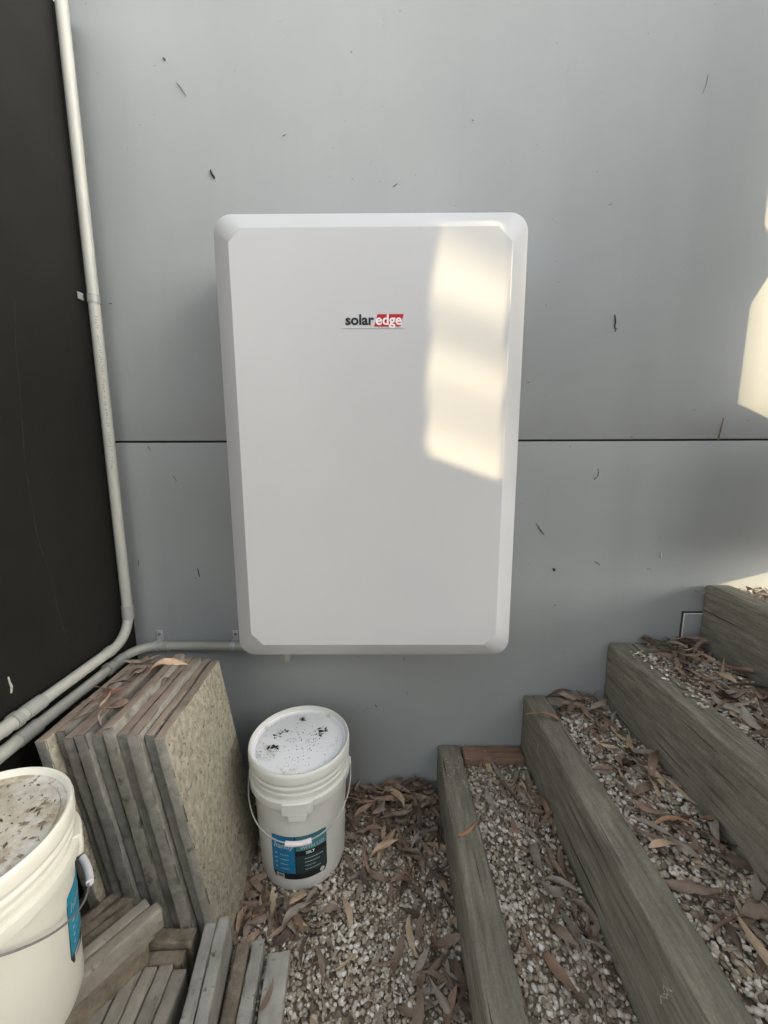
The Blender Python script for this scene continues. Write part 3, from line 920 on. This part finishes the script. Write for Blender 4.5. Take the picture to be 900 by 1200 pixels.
# ------------------------------------------------------------------ gravel beds
def ico(sub):
    bm = bmesh.new()
    bmesh.ops.create_icosphere(bm, subdivisions=sub, radius=1.0)
    v = np.array([x.co[:] for x in bm.verts]); f = np.array([[x.index for x in p.verts] for p in bm.faces])
    bm.free()
    return v, f
IV, IF = ico(2)
VAR = []
for k in range(10):
    s = Vector((k * 5.1, k * 2.3, 1.7))
    VAR.append(np.array([[*(Vector(p) * (1 + 0.28 * noise.noise(Vector(p) * 1.1 + s) + 0.12 * noise.noise(Vector(p) * 2.6 + s)))] for p in IV]))
VAR = np.array(VAR)
def pebbles(name, pts, size_lo, size_hi, zfun, label):
    n = len(pts)
    s = size_lo + (size_hi - size_lo) * rng.random(n) ** 1.6
    el = 0.9 + 0.75 * rng.random(n)
    sc = np.stack([s * el, s, s * (0.5 + 0.3 * rng.random(n))], 1) * 0.5
    V = VAR[rng.integers(0, len(VAR), n)] * sc[:, None, :]
    a = rng.random(n) * 2 * np.pi; t = rng.normal(0, 0.38, n)
    ct, st = np.cos(t)[:, None], np.sin(t)[:, None]
    x, y, z = V[..., 0], V[..., 1], V[..., 2]
    x, z = x * ct - z * st, x * st + z * ct
    ca, sa = np.cos(a)[:, None], np.sin(a)[:, None]
    x, y = x * ca - y * sa, x * sa + y * ca
    zz = np.array([zfun(p[0], p[1]) for p in pts]) + rng.uniform(-0.004, 0.0055, n)
    V = np.stack([x + pts[:, 0:1], y + pts[:, 1:2], z + zz[:, None]], 2).reshape(-1, 3)
    F = (IF[None] + (np.arange(n) * len(IV))[:, None, None]).reshape(-1, 3)
    me = bpy.data.meshes.new(name)
    me.vertices.add(len(V)); me.vertices.foreach_set('co', V.ravel())
    me.loops.add(F.size); me.loops.foreach_set('vertex_index', F.ravel().astype(np.int32))
    me.polygons.add(len(F)); me.polygons.foreach_set('loop_start', np.arange(0, F.size, 3, dtype=np.int32))
    me.polygons.foreach_set('use_smooth', [True] * len(F))
    me.update(calc_edges=True)
    o = link(name, me, 'pebble')
    return tag(o, label, 'gravel', kind='stuff')
def scatter(x0, x1, y0, y1, dens):
    n = int((x1 - x0) * (y1 - y0) * dens)
    return np.stack([rng.uniform(x0, x1, n), rng.uniform(y0, y1, n)], 1)
def undul(x, y, base, amp=0.006):
    return base + amp * noise.noise(Vector((x * 5, y * 5, base * 9))) 
gz = lambda x, y: undul(x, y, -0.006, 0.008) + 0.012 * max(0.0, min(1.0, (y + 0.10) / 0.1))
P = scatter(-0.44, 0.226, -0.95, -0.004, 22000)
pebbles('gravel', P, 0.0042, 0.0138, gz, 'pale pebble gravel on the ground between bucket and lowest sleeper')
bz = [SL[0][1] - 0.030, SL[1][1] - 0.026, SL[2][1] - 0.022, SL[3][1] - 0.018]
zf = [(lambda x, y, b=b: undul(x, y, b, 0.007)) for b in bz]
bl = ['pale pebble gravel filling the lowest step', 'pale pebble gravel filling the second step',
      'pale pebble gravel filling the third step', 'sunlit pebble gravel filling the top step']
ex = [(0.309, 0.523, -1.0), (0.605, 0.813, -1.1), (0.895, 1.127, -0.9), (1.209, 1.75, -0.8)]
for i in range(4):
    P = scatter(ex[i][0], ex[i][1], ex[i][2], -0.004, 22000 if i < 3 else 9000)
    pebbles('gravel', P, 0.0042, 0.0148, zf[i], bl[i])
# pebbles kicked onto the third sleeper's top and the first one's
P = np.concatenate([np.stack([rng.normal(0.868, 0.014, 60), rng.uniform(-0.38, -0.06, 60)], 1)])
P = P[(P[:, 0] < 0.892) & (P[:, 0] > 0.825)]
pebbles('loose_pebbles', P, 0.006, 0.011, lambda x, y: SL[2][1] + 0.0045, 'loose pebbles spilled on the third sleeper top')
P = np.stack([rng.uniform(0.235, 0.303, 130), -0.06 - 0.14 * rng.random(130) ** 1.3], 1)
pebbles('loose_pebbles', P, 0.0015, 0.004, lambda x, y: SL[0][1] + 0.0005, 'pale grit spilled on the lowest sleeper near the wall')

# ------------------------------------------------------------------ gum leaves
def leaf_mesh(name, L, Wd, sickle, curl, twist, fold, wav, seed):
    rn = random.Random(seed); n = 11; V, F = [], []
    ang = 0.0; p = Vector((0, 0, 0)); st = L / n
    dirs = Vector((1, 0, 0))
    for i in range(n + 1):
        t = i / n
        w = Wd * 0.5 * (max(0.0, math.sin(math.pi * min(1, t * 1.02 + 0.0))) ** 0.75) * (1.15 - 0.45 * t)
        if t < 0.08: w = Wd * 0.06
        if i == n: w = 0.0004
        yaw_ = sickle * (t - 0.5); pit = curl * (t - 0.5) * 2 + wav * math.sin(t * 7 + seed)
        tw = twist * (t - 0.3)
        d = Vector((math.cos(yaw_) * math.cos(pit), math.sin(yaw_) * math.cos(pit), math.sin(pit)))
        s0 = Vector((-math.sin(yaw_), math.cos(yaw_), 0)); n0 = d.cross(s0)
        s = s0 * math.cos(tw) + n0 * math.sin(tw); nn = d.cross(s)
        lift = fold * w
        e = w * 0.12 * rn.uniform(-1, 1)
        V += [p - s * (w + e) + nn * lift, p - s * w * 0.5 + nn * lift * 0.42, p, p + s * w * 0.5 + nn * lift * 0.42, p + s * (w - e) + nn * lift]
        p = p + d * st
    c = sum(V, Vector()) / len(V)
    V = [v - c for v in V]
    for i in range(n):
        for k in range(4):
            a = i * 5 + k
            F.append((a, a + 1, a + 6, a + 5))
    return V, F
LV = []
for k in range(24):
    rn = random.Random(900 + k)
    LV.append(leaf_mesh('leaf', rn.uniform(0.08, 0.135), rn.uniform(0.012, 0.024), rn.uniform(-1.5, 1.5), rn.uniform(-0.8, 0.8),
                        rn.uniform(-2.6, 2.6), rn.uniform(-0.7, 1.0), rn.uniform(0, 0.25), k))
LM = {}
def leaf_data(k, mat):
    if (k, mat) not in LM:
        me = mesh('gum_leaf', *LV[k])
        me.materials.append(M[mat])
        me.polygons.foreach_set('use_smooth', [True] * len(me.polygons))
        LM[(k, mat)] = me
    return LM[(k, mat)]
LMIN = [min(p.z for p in v) for v, f in LV]
nleaf = 0
def leaf_at(x, y, z, label, group, rn, az=None, k=None, sc=None, tilt=12, mat=None, rx=None):
    global nleaf
    k = rn.randrange(24) if k is None else k
    sc = rn.uniform(0.72, 1.1) if sc is None else sc
    me = leaf_data(k, mat or 'leaf_brown')
    o = bpy.data.objects.new('gum_leaf', me)
    col.objects.link(o)
    o.scale = (sc, sc, sc)
    o.rotation_euler = (R(rn.gauss(0, tilt)) if rx is None else R(rx), R(rn.gauss(0, tilt * 0.7)), rn.uniform(0, 6.28) if az is None else R(az))
    # raise so that the lowest corner rests on the bed
    mw = o.rotation_euler.to_matrix()
    low = min((mw @ v).z for v in LV[k][0]) * sc
    o.location = (x, y, z - low * 0.72)
    tag(o, label, 'leaf', group)
    nleaf += 1
    return o
BK = Vector((-0.229, -0.2156))
def free(x, y):
    return (Vector((x, y)) - BK).length > 0.150
def litter(name, samples, zfun, label, seed, sc=(0.5, 1.08)):
    rn = random.Random(seed); P = []
    for (x, y, dz, rx, az) in samples:
        k = rn.randrange(24); s = rn.uniform(*sc)
        mw = (Matrix.Rotation(az, 3, 'Z') @ Matrix.Rotation(rx, 3, 'X') @ Matrix.Rotation(R(rn.gauss(0, 12)), 3, 'Y')) * s
        vv = [mw @ v for v in LV[k][0]]
        low = min(v.z for v in vv)
        c = Vector((x, y, zfun(x, y) + dz - low * 0.6))
        P.append(([v + c for v in vv], LV[k][1]))
    o = link(name, join_meshes(name, P), 'litter', None, 80)
    return tag(o, label, 'leaf litter', kind='stuff')
rn = random.Random(77)
# packed litter where leaves pile up as a mass
smp = []
while len(smp) < 150:
    x = rn.uniform(-0.10, 0.222); y = -abs(rn.gauss(0.03, 0.085)) - 0.012
    if not free(x, y) or y < -0.3: continue
    smp.append((x, y, max(0, 0.05 + 0.14 * y) * rn.random(), rn.gauss(0, 0.35), rn.gauss(0.0, 0.7) if y > -0.06 else rn.uniform(0, 6.28)))
litter('leaf_litter', smp, gz, 'dark drift of gum leaves at wall foot beside the bucket', 5)
smp = []
while len(smp) < 45:
    x = rn.uniform(-0.36, -0.20); y = rn.uniform(-0.50, -0.22)
    if not free(x, y) or x > -0.21 and y > -0.36 or y < -0.46: continue
    smp.append((x, y, 0.012 * rn.random(), rn.gauss(0, 0.3), rn.uniform(0, 6.28)))
litter('leaf_litter', smp, gz, 'brown leaf drift between bucket foot and leaning pavers', 6)
smp = [(rn.uniform(0.63, 0.80), -abs(rn.gauss(0.02, 0.05)) - 0.008, 0.03 * rn.random(), rn.gauss(0, 0.35), rn.gauss(0, 0.8)) for _ in range(26)]
litter('leaf_litter', smp, zf[1], 'leaf drift against the wall on second step', 7)
smp = [(rn.uniform(0.93, 1.11), -abs(rn.gauss(0.03, 0.06)) - 0.01, 0.05 * rn.random(), rn.gauss(0, 0.4), rn.gauss(0, 0.9)) for _ in range(45)]
litter('leaf_litter', smp, zf[2], 'leaf drift against the wall on third step', 8)
smp = [(0.512 - abs(rn.gauss(0, 0.045)), -rn.uniform(0.05, 0.9), 0.006 * rn.random(), rn.gauss(0, 0.3), rn.gauss(-1.4, 0.5)) for _ in range(34)]
litter('leaf_litter', smp, zf[0], 'leaf drift on the lowest step against the second sleeper', 21)
smp = [(rn.uniform(0.66, 0.805), -rn.uniform(0.25, 0.95), 0.012 * rn.random(), rn.gauss(0, 0.3), rn.uniform(0, 6.28)) for _ in range(42)]
litter('leaf_litter', smp, zf[1], 'leaf drift on the second step against the third sleeper', 22)
smp = [(rn.uniform(0.95, 1.115), -rn.uniform(0.12, 0.7), 0.012 * rn.random(), rn.gauss(0, 0.3), rn.uniform(0, 6.28)) for _ in range(45)]
litter('leaf_litter', smp, zf[2], 'leaf drift on the third step against the top sleeper', 23)
smp = [(rn.uniform(-0.72, -0.60), rn.uniform(-0.47, -0.18), 0.004 * rn.random(), rn.gauss(0, 0.2), rn.uniform(0, 6.28)) for _ in range(18)]
litter('leaf_litter', smp, lambda x, y: 0.632, 'dark leaf scraps on the leaning pavers under the conduits', 9, (0.45, 0.8))

# small broken bits of leaf and bark between the pebbles
for (x0, x1, y0, n, zf_, lb, sd) in ((-0.33, 0.22, -0.9, 230, gz, 'crumbled leaf and bark bits among the ground gravel', 41),
                                 (0.325, 0.52, -0.95, 110, zf[0], 'crumbled leaf and bark bits on the lowest step gravel', 42),
                                 (0.62, 0.81, -1.0, 130, zf[1], 'crumbled leaf and bark bits on the second step gravel', 43),
                                 (0.91, 1.12, -0.8, 120, zf[2], 'crumbled leaf and bark bits on the third step gravel', 44)):
    smp = []
    while len(smp) < n:
        x, y = rn.uniform(x0, x1), rn.uniform(y0, -0.01)
        if free(x, y) and not (x < -0.17 and y < -0.47): smp.append((x, y, 0.006 + 0.004 * rn.random(), rn.gauss(0, 0.4), rn.uniform(0, 6.28)))
    litter('leaf_crumbs', smp, zf_, lb, sd, (0.10, 0.36))

# individual leaves
rn = random.Random(123)
LLEN = [max((Vector(p) - Vector(q)).length for p in (v[2], v[0]) for q in (v[-3],)) for v, f in LV]
CL = ['dark brown', 'dark brown', 'brown', 'brown', 'brown', 'reddish brown', 'reddish brown', 'grey brown', 'grey brown', 'tan']
def many(n, sampler, zfun, place, group, dz=0.006, tilt=12, yr=(-0.15, -0.45)):
    c = 0
    while c < n:
        s = sampler()
        if s is None: continue
        x, y = s[0], s[1]
        k = rn.randrange(24); sc = rn.uniform(0.5, 1.15); cl_ = rn.choice(CL)
        L = LLEN[k] * sc
        size = 'tiny' if L < 0.058 else 'short' if L < 0.074 else 'mid-sized' if L < 0.090 else 'long' if L < 0.108 else 'very long'
        where = 'by the wall' if y > yr[0] else ('midway out' if y > yr[1] else 'furthest out')
        leaf_at(x, y, zfun(x, y) + 0.004 + rn.random() * dz, '%s %s gum leaf on %s, %s' % (size, cl_, place, where), group, rn,
                az=(s[2] if len(s) > 2 else None), tilt=tilt, k=k, sc=sc, mat='leaf_' + cl_)
        c += 1
def g1():
    x = 0.218 - abs(rn.gauss(0, 0.085)); y = -rn.uniform(0.02, 0.72)
    if x < -0.05 or not free(x, y): return None
    return (x, y)
many(70, g1, gz, 'gravel along the lowest sleeper', 'gum leaves on the ground gravel along the lowest sleeper', 0.012)
def g2():
    x = rn.uniform(-0.13, 0.12); y = -rn.uniform(0.05, 0.42)
    return (x, y) if free(x, y) else None
many(34, g2, gz, 'gravel right of the white bucket', 'gum leaves right of the white bucket', 0.014)
def g3():
    x = rn.uniform(-0.20, 0.20); y = -rn.uniform(0.42, 0.85)
    return (x, y)
many(16, g3, gz, 'open gravel in front of the white bucket', 'lone gum leaves on the open gravel', 0.004)
def g4():
    a = R(rn.uniform(195, 300)); r = rn.uniform(0.16, 0.24)
    return (BK.x + r * math.cos(a), BK.y + r * math.sin(a))
many(22, g4, gz, 'gravel at the bucket foot', 'gum leaves round the foot of the bucket', 0.012)
def t1():
    x = 0.515 - abs(rn.gauss(0, 0.075)); y = -rn.uniform(0.03, 0.85)
    return (x, y, rn.gauss(-80, 35)) if x > 0.33 else None
many(40, t1, zf[0], 'the lowest step', 'gum leaves on the lowest step', 0.01)
def t2():
    y = -rn.uniform(0.04, 0.80); x = rn.uniform(0.63, 0.805)
    return (x, y)
many(46, t2, zf[1], 'the second step', 'gum leaves on the second step', 0.014)
def t3():
    y = -rn.uniform(0.03, 0.55) ; x = rn.uniform(0.93, 1.115)
    return (x, y)
many(38, t3, zf[2], 'the third step', 'gum leaves on the third step', 0.014)
def t4():
    return (rn.uniform(1.16, 1.5), -abs(rn.gauss(0.02, 0.09)) - 0.01)
many(10, t4, lambda x, y: SL[3][1] + 0.001 if x < 1.22 else zf[3](x, y), 'the sunlit top step', 'gum leaves on the top step', 0.006)
# leaves one can point at
leaf_at(0.545, -0.135, SL[1][1] + 0.001, 'tan curled leaf lying on top of the second sleeper near the wall', None, rn, az=170, k=2, sc=0.9, mat='leaforange', tilt=6)
leaf_at(0.275, -0.33, SL[0][1] + 0.001, 'orange brown leaf lying across the lowest sleeper', None, rn, az=35, k=5, sc=0.85, mat='leaforange', tilt=5)
leaf_at(0.715, -0.50, zf[1](0.715, -0.5) + 0.022, 'big orange leaf lying across the second step gravel', None, rn, az=-10, k=7, sc=1.0, mat='leaforange', tilt=5)
leaf_at(0.655, -0.555, zf[1](0.655, -0.555) + 0.024, 'long pale tan leaf beside the big orange one on second step', None, rn, az=-8, k=3, sc=1.0, mat='leafpale', tilt=5)
leaf_at(0.69, -0.24, zf[1](0.69, -0.24) + 0.018, 'pale tan leaf lying mid way on the second step', None, rn, az=-25, k=9, sc=0.8, mat='leafpale', tilt=5)
leaf_at(0.665, -0.055, zf[1](0.665, -0.055) + 0.02, 'small pale leaf by the wall on the second step', None, rn, az=-20, k=11, sc=0.6, mat='leafpale', tilt=5)
leaf_at(-0.215, -0.425, gz(-0.215, -0.425) + 0.014, 'bright yellow leaf at the foot of the white bucket', None, rn, az=-10, k=12, sc=0.75, mat='leafyellow', tilt=4)
leaf_at(0.03, -0.235, gz(0.03, -0.235) + 0.03, 'curled tan leaf on the gravel right of the white bucket', None, rn, az=30, k=4, sc=0.9, mat='leafpale', tilt=6)
leaf_at(-0.575, -0.30, 0.632, 'brown curved leaf lying on top of the leaning pavers', None, rn, az=-75, k=6, sc=0.7, tilt=4)
leaf_at(-0.60, -0.24, 0.634, 'long tan leaf lying across the tops of the leaning pavers', None, rn, az=25, k=8, sc=1.05, mat='leafpale', tilt=3)
leaf_at(-0.685, -0.36, 0.634, 'red leaf on the pavers under the conduit', None, rn, az=60, k=1, sc=0.7, mat='leafred', tilt=6)
leaf_at(-0.238, -0.585, 0.026, 'brown leaf lying on the widest flat offcut', None, rn, az=75, k=13, sc=0.8, tilt=4)
leaf_at(1.145, -0.03, 0.70, 'pointed leaf propped upright in the corner by top sleeper', None, rn, az=95, k=14, sc=0.9, tilt=3, rx=75)
leaf_at(1.10, -0.02, 0.78, 'thin dark leaf sticking out from the wall by top sleeper', None, rn, az=10, k=15, sc=0.6, tilt=3)

# twigs
rt = random.Random(31)
TLEN = [0.1]
def TW(y):
    L = TLEN[0]
    return ('very short' if L < 0.065 else 'short' if L < 0.085 else 'mid-sized' if L < 0.11 else 'long' if L < 0.13 else 'very long',
            'by the wall' if y > -0.25 else 'midway out' if y > -0.45 else 'furthest out')
def TLn(a, b):
    TLEN[0] = rt.uniform(a, b)
    return TLEN[0]
def twig(x, y, z, L, az, label, group, r=0.0011, mat='twig'):
    n = 7; pts = []
    for i in range(n + 1):
        t = i / n - 0.5
        pts.append((t * L, 0.06 * L * math.sin(t * 5 + x * 40) + rt.uniform(-1, 1) * 0.01 * L, 0.03 * L * math.cos(t * 6)))
    o = link('twig', tube_mesh('twig', pts, r, 6, True, [r * (1 - 0.5 * i / n) for i in range(n + 1)]), mat, None, 60)
    o.location = (x, y, z); o.rotation_euler = (rt.uniform(-.1, .1), rt.uniform(-.12, .12), R(az))
    tag(o, label, 'twig', group)
for i in range(16):
    x, y = rt.uniform(-0.15, 0.2), rt.uniform(-0.7, -0.2)
    if not free(x, y): continue
    twig(x, y, gz(x, y) + 0.014, TLn(0.05, 0.15), rt.uniform(0, 180), '%s dry twig lying on the ground gravel, %s' % TW(y), 'twigs on the ground gravel')
for i in range(14):
    x, y = rt.uniform(0.63, 0.8), rt.uniform(-0.75, -0.1)
    twig(x, y, zf[1](x, y) + 0.016, TLn(0.05, 0.14), rt.uniform(0, 180), '%s dry twig lying on the second step, %s' % TW(y), 'twigs on the second step')
for i in range(8):
    x, y = rt.uniform(0.34, 0.5), rt.uniform(-0.7, -0.1)
    twig(x, y, zf[0](x, y) + 0.014, TLn(0.05, 0.14), rt.uniform(0, 180), '%s dry twig lying on the lowest step, %s' % TW(y), 'twigs on the lowest step')

# ------------------------------------------------------------------ scraps stuck on the wall
def scrap(x, z, pts, r, label=None, mat='scrap', group='dark scraps clinging to the wall'):
    P = [(a, -0.0022 - 0.001 * (i % 2), b) for i, (a, b) in enumerate(pts)]
    n = len(P); r = r * 0.62
    P = [(a * 0.85, b, c * 0.85) for a, b, c in P]
    o = link('plant_scrap', tube_mesh('plant_scrap', P, r, 5, True, [r * (0.5 + 0.9 * math.sin(math.pi * (i + 0.7) / (n + 0.4))) for i in range(n)]), mat)
    o.location = (x, 0, z)
    if label: tag(o, label, 'plant scrap')
    else: tag(o, 'tiny dark dry scrap clinging to the grey wall', 'plant scrap', group)
scrap(-0.545, 2.282, [(-0.016, 0.022), (-0.004, 0.008), (0.006, -0.006), (0.014, -0.018)], 0.0012, 'thin dark curved scrap high on the wall above the cabinet left corner')
scrap(-0.588, 2.359, [(-0.004, 0.003), (0, 0), (0.004, -0.004)], 0.0022)
scrap(-0.472, 2.064, [(-0.006, 0.016), (-0.002, 0.004), (0.004, -0.004), (0.008, -0.010)], 0.0034, 'stubby black scrap on the wall just above the cabinet left corner')
scrap(0.746, 1.648, [(-0.002, 0.028), (0.0, 0.014), (0.003, 0.0), (0.0, -0.012), (0.005, -0.022)], 0.0026, 'forked black scrap on the wall right of the cabinet logo')
scrap(0.752, 1.628, [(-0.004, -0.008), (0.0, 0.0), (0.005, 0.006)], 0.0014)
scrap(0.73, 1.183, [(0.0, 0.02), (0.002, 0.004), (0.002, -0.008), (-0.004, -0.016)], 0.0012)
scrap(0.722, 1.166, [(-0.002, -0.003), (0.003, 0.004)], 0.002)
scrap(0.554, 0.998, [(-0.016, 0.022), (-0.006, 0.006), (0.004, -0.008), (0.016, -0.022)], 0.0018, 'slanting dark scrap on the wall right of the cabinet lower edge')
scrap(0.608, 0.858, [(-0.003, 0.004), (0.001, 0.0), (0.003, -0.005)], 0.0045, 'round black scrap on the wall above the second sleeper')
scrap(0.754, 0.88, [(-0.012, 0.008), (0, 0.001), (0.01, -0.007)], 0.0012)
scrap(0.946, 2.284, [(0.008, 0.03), (0.004, 0.0), (-0.004, -0.024)], 0.0008)
scrap(0.066, 2.033, [(-0.008, -0.004), (0.0, 0.0), (0.008, 0.006)], 0.001)
scrap(-0.256, 2.164, [(-0.006, 0.0), (0.006, 0.004)], 0.0009)
scrap(-0.812, 1.712, [(-0.004, 0.001), (0.004, -0.001)], 0.0016)
scrap(-0.66, 1.172, [(-0.006, 0.012), (0.002, 0.0), (0.008, -0.012)], 0.0008)
scrap(-0.606, 0.85, [(-0.002, 0.016), (0.002, 0.0), (0.004, -0.018)], 0.0015)
scrap(-0.805, 0.885, [(0.0, 0.012), (-0.004, 0.0), (-0.002, -0.01)], 0.0014)
scrap(-0.735, 1.272, [(-0.003, 0.006), (0.003, -0.008)], 0.0012)
scrap(0.29, 2.2, [(-0.003, 0.002), (0.003, -0.002)], 0.001)
scrap(0.705, 1.979, [(-0.006, 0), (0.006, 0.001)], 0.0008)
scrap(0.83, 1.30, [(-0.004, 0), (0.004, 0.001)], 0.0012)
scrap(0.62, 0.73, [(-0.004, -0.003), (0.003, 0.004)], 0.0012)
scrap(0.93, 0.86, [(-0.008, 0.001), (0.008, -0.001)], 0.0008)
scrap(0.10, 0.53, [(-0.003, 0.008), (0.002, -0.006)], 0.0011)
scrap(0.0, 0.35, [(-0.006, 0.006), (0.004, -0.006)], 0.0016)
scrap(0.11, 0.40, [(-0.001, 0.008), (0.001, -0.008)], 0.0011)
scrap(0.967, 0.906, [(0.0, 0.012), (0.0, -0.004), (0.001, -0.012)], 0.0022, 'small white speck stuck on the wall above the third sleeper', 'whiteprint')
o = link('twig', tube_mesh('twig', [(0.0, -0.004, 0.0), (0.0005, -0.007, 0.03), (0.003, -0.010, 0.066), (0.004, -0.009, 0.072)], 0.002, 6, True, [0.0022, 0.0022, 0.0022, 0.0012]), 'twig', None, 60)
o.location = (1.108, 0, GROOVE - 0.002)
tag(o, 'short stick standing upright in the wall groove at right', 'twig')

# ------------------------------------------------------------------ unseen blockers added to shade the corner and shape the sun patches
def onplane(px, x, y, z):
    t = (px - x) / sdir.x
    return (y + sdir.y * t, z + sdir.z * t)
def prism(poly, x0, x1):
    n = len(poly)
    V = [(x0, y, z) for y, z in poly] + [(x1, y, z) for y, z in poly]
    F = [tuple(range(n)), tuple(reversed(range(n, 2 * n)))]
    F += [(i, i + n, (i + 1) % n + n, (i + 1) % n) for i in range(n)]
    return V, F
PATCH = [(0.158, 1.83), (0.141, 1.56), (0.135, 1.275), (0.150, 1.246), (0.350, 1.174), (0.350, 1.83)]
# near: added panel, cut out to shape the sun patch on the cabinet
SX = 1.5
A = [onplane(SX, x, -0.25, z) for x, z in PATCH]
y_l, y_r = A[2][0], A[4][0]
FR = 0.24
scr = empty('sun_patch_mask', (SX, 0, 0))
tag(scr, 'unseen added board panel whose cut-out shapes the sun patch on the cabinet', 'panel')
zb, zt_ = min(a[1] for a in A) - FR, max(a[1] for a in A) + FR
for poly in ([(y_l - FR, zb), (y_l, zb), A[2], A[1], A[0], (A[0][0], zt_), (y_l - FR, zt_)],
             [(y_l, zb), (y_r, zb), A[4], A[3], A[2]],
             [A[0], A[5], (y_r, zt_), (A[0][0], zt_)],
             [(y_r, zb), (y_r + FR, zb), (y_r + FR, zt_), (y_r, zt_)]):
    link('board', mesh('board', *prism(poly, -0.008, 0.008)), 'screen', scr)
for y in (y_l - 0.18, y_r + 0.18):
    box('post', 0.01, 0.06, y - 0.025, y + 0.025, 0.6, zt_ - 0.02, 'screen', scr)
# near: added stepped mask, its edge shaping the light on the wall at right
ye = onplane(SX, 1.152, 0, 0)[0]
yn = onplane(SX, 1.150, -0.20, 0)[0]
ZN0, ZN1 = onplane(SX, 1.40, 0, 0.805)[1], onplane(SX, 1.14, 0, 0.81)[1]
zz_ = onplane(SX, 1.152, 0, 1.80)[1]
pst = empty('wall_light_mask', (SX, 0, 0))
tag(pst, 'unseen added board mask shaping the sun patch at the right of the wall', 'post')
for poly in ([(yn, ZN1), (ye, ZN1), (ye, zz_ - 0.10), (ye + 0.028, zz_), (ye + 0.004, zz_ + 0.12), (ye - 0.004, 3.1), (yn, 3.1)],
             [(yn - 0.10, 0.6), (yn, 0.6), (yn, 3.1), (yn - 0.10, 3.1)],
             [onplane(SX, 1.152, 0, 0.80), onplane(SX, 1.38, 0, 0.86), onplane(SX, 1.38, 0, 1.30), onplane(SX, 1.152, 0, 1.405)]):
    link('board', mesh('board', *prism(poly, -0.008, 0.008)), 'screen', pst)
# far: added house-sized blocker, pierced for the beam, keeps the corner in shade
HX = 7.0
H = [onplane(HX, x, -0.25, z) for x, z in [(0.02, 1.98), (0.02, 1.10), (0.50, 1.02), (0.50, 1.98)]]
hy0, hy1 = H[0][0], H[3][0]
hz0, hz1 = min(h[1] for h in H), max(h[1] for h in H)
ya = onplane(HX, -0.9, -0.9, 0)[0] - 0.4
yb = onplane(HX, 1.10, 0, 0)[0]
TOPZ = onplane(HX, -0.85, 0, 2.55)[1]
hs = empty('far_sun_blocker', (HX, 0, 0))
tag(hs, 'unseen added house-sized sun blocker on piers, with a hole for the beam', 'sun blocker')
for poly in ([(ya, 3.05), (hy0, 3.05), (hy0, TOPZ), (ya, TOPZ)], [(hy0, 3.05), (hy1, 3.05), (hy1, hz0), (hy0, hz0)],
             [(hy0, hz1), (hy1, hz1), (hy1, TOPZ), (hy0, TOPZ)], [(hy1, 3.05), (yb, 3.05), (yb, TOPZ - 0.6), (hy1, TOPZ)]):
    link('wall', mesh('wall', *prism(poly, -0.05, 0.05)), 'screen', hs)
for y in (ya + 0.2, yb - 0.2):
    box('pier', -0.15, 0.15, y - 0.15, y + 0.15, -0.1, 3.05, 'screen', hs)
# an added tree further off, its limbs laid across the beam as stripes
TP = Vector((8.0, -6.2, 0))
tr = empty('light_stripe_tree', TP)
tag(tr, 'unseen added gum tree whose limbs stripe the sun patch on the cabinet', 'tree')
link('trunk', tube_mesh('trunk', [(0, 0, -0.1), (0.1, 0, 2.5), (0.0, 0.1, 5), (0.2, 0, 8)], 0.2, 14, True, [0.24, 0.19, 0.15, 0.08]), 'bark', tr, 60)
def at_beam(x, z, d):   # point d metres up the sun beam from the cabinet face
    return Vector((x, -0.25, z)) + sdir * d - TP
for (z0, z1, d, r) in ((1.83, 1.72, 8.6, 0.028), (1.56, 1.50, 8.3, 0.020), (1.36, 1.31, 8.8, 0.013)):
    a, b = at_beam(-0.3, z0 + 0.19, d), at_beam(0.8, z1 - 0.17, d)
    mid = a.lerp(b, 0.5) + Vector((0, 0, 0.01))
    root = Vector((0.08, 0, a.z - 0.5))
    pts = [root, root.lerp(a, 0.6) + Vector((0, 0, 0.25)), a, mid, b, b + (b - a) * 0.35]
    link('stripe_limb', tube_mesh('stripe_limb', pts, r, 10, True, [r * 1.9, r * 1.4, r * 1.1, r, r * 0.9, r * 0.4]), 'bark', tr, 60)

# paling fence added behind the viewer to cut low frontal skylight
fe = empty('light_block_fence', (0, -2.75, 0))
tag(fe, 'unseen added timber paling fence cutting low skylight from behind the viewer', 'light blocker')
M['paling'] = wood('fence_paling', (0.07, 0.065, 0.055), (0.12, 0.11, 0.09), (0.17, 0.155, 0.13))
v, f = box_v(-0.05, 0.05, -0.008, 0.008, 0, 2.4)
pm = mesh('paling', v, f); pm.materials.append(M['paling'])
for k in range(32):
    o = link('paling', pm, None, fe)
    o.location = (-0.2 + k * 0.1035, 0.004 * (k % 2), 0.015 * math.sin(k * 2.7))
for zr in (0.4, 1.6):
    box('rail', -0.25, 3.0, -0.06, -0.014, zr, zr + 0.07, 'paling', fe)
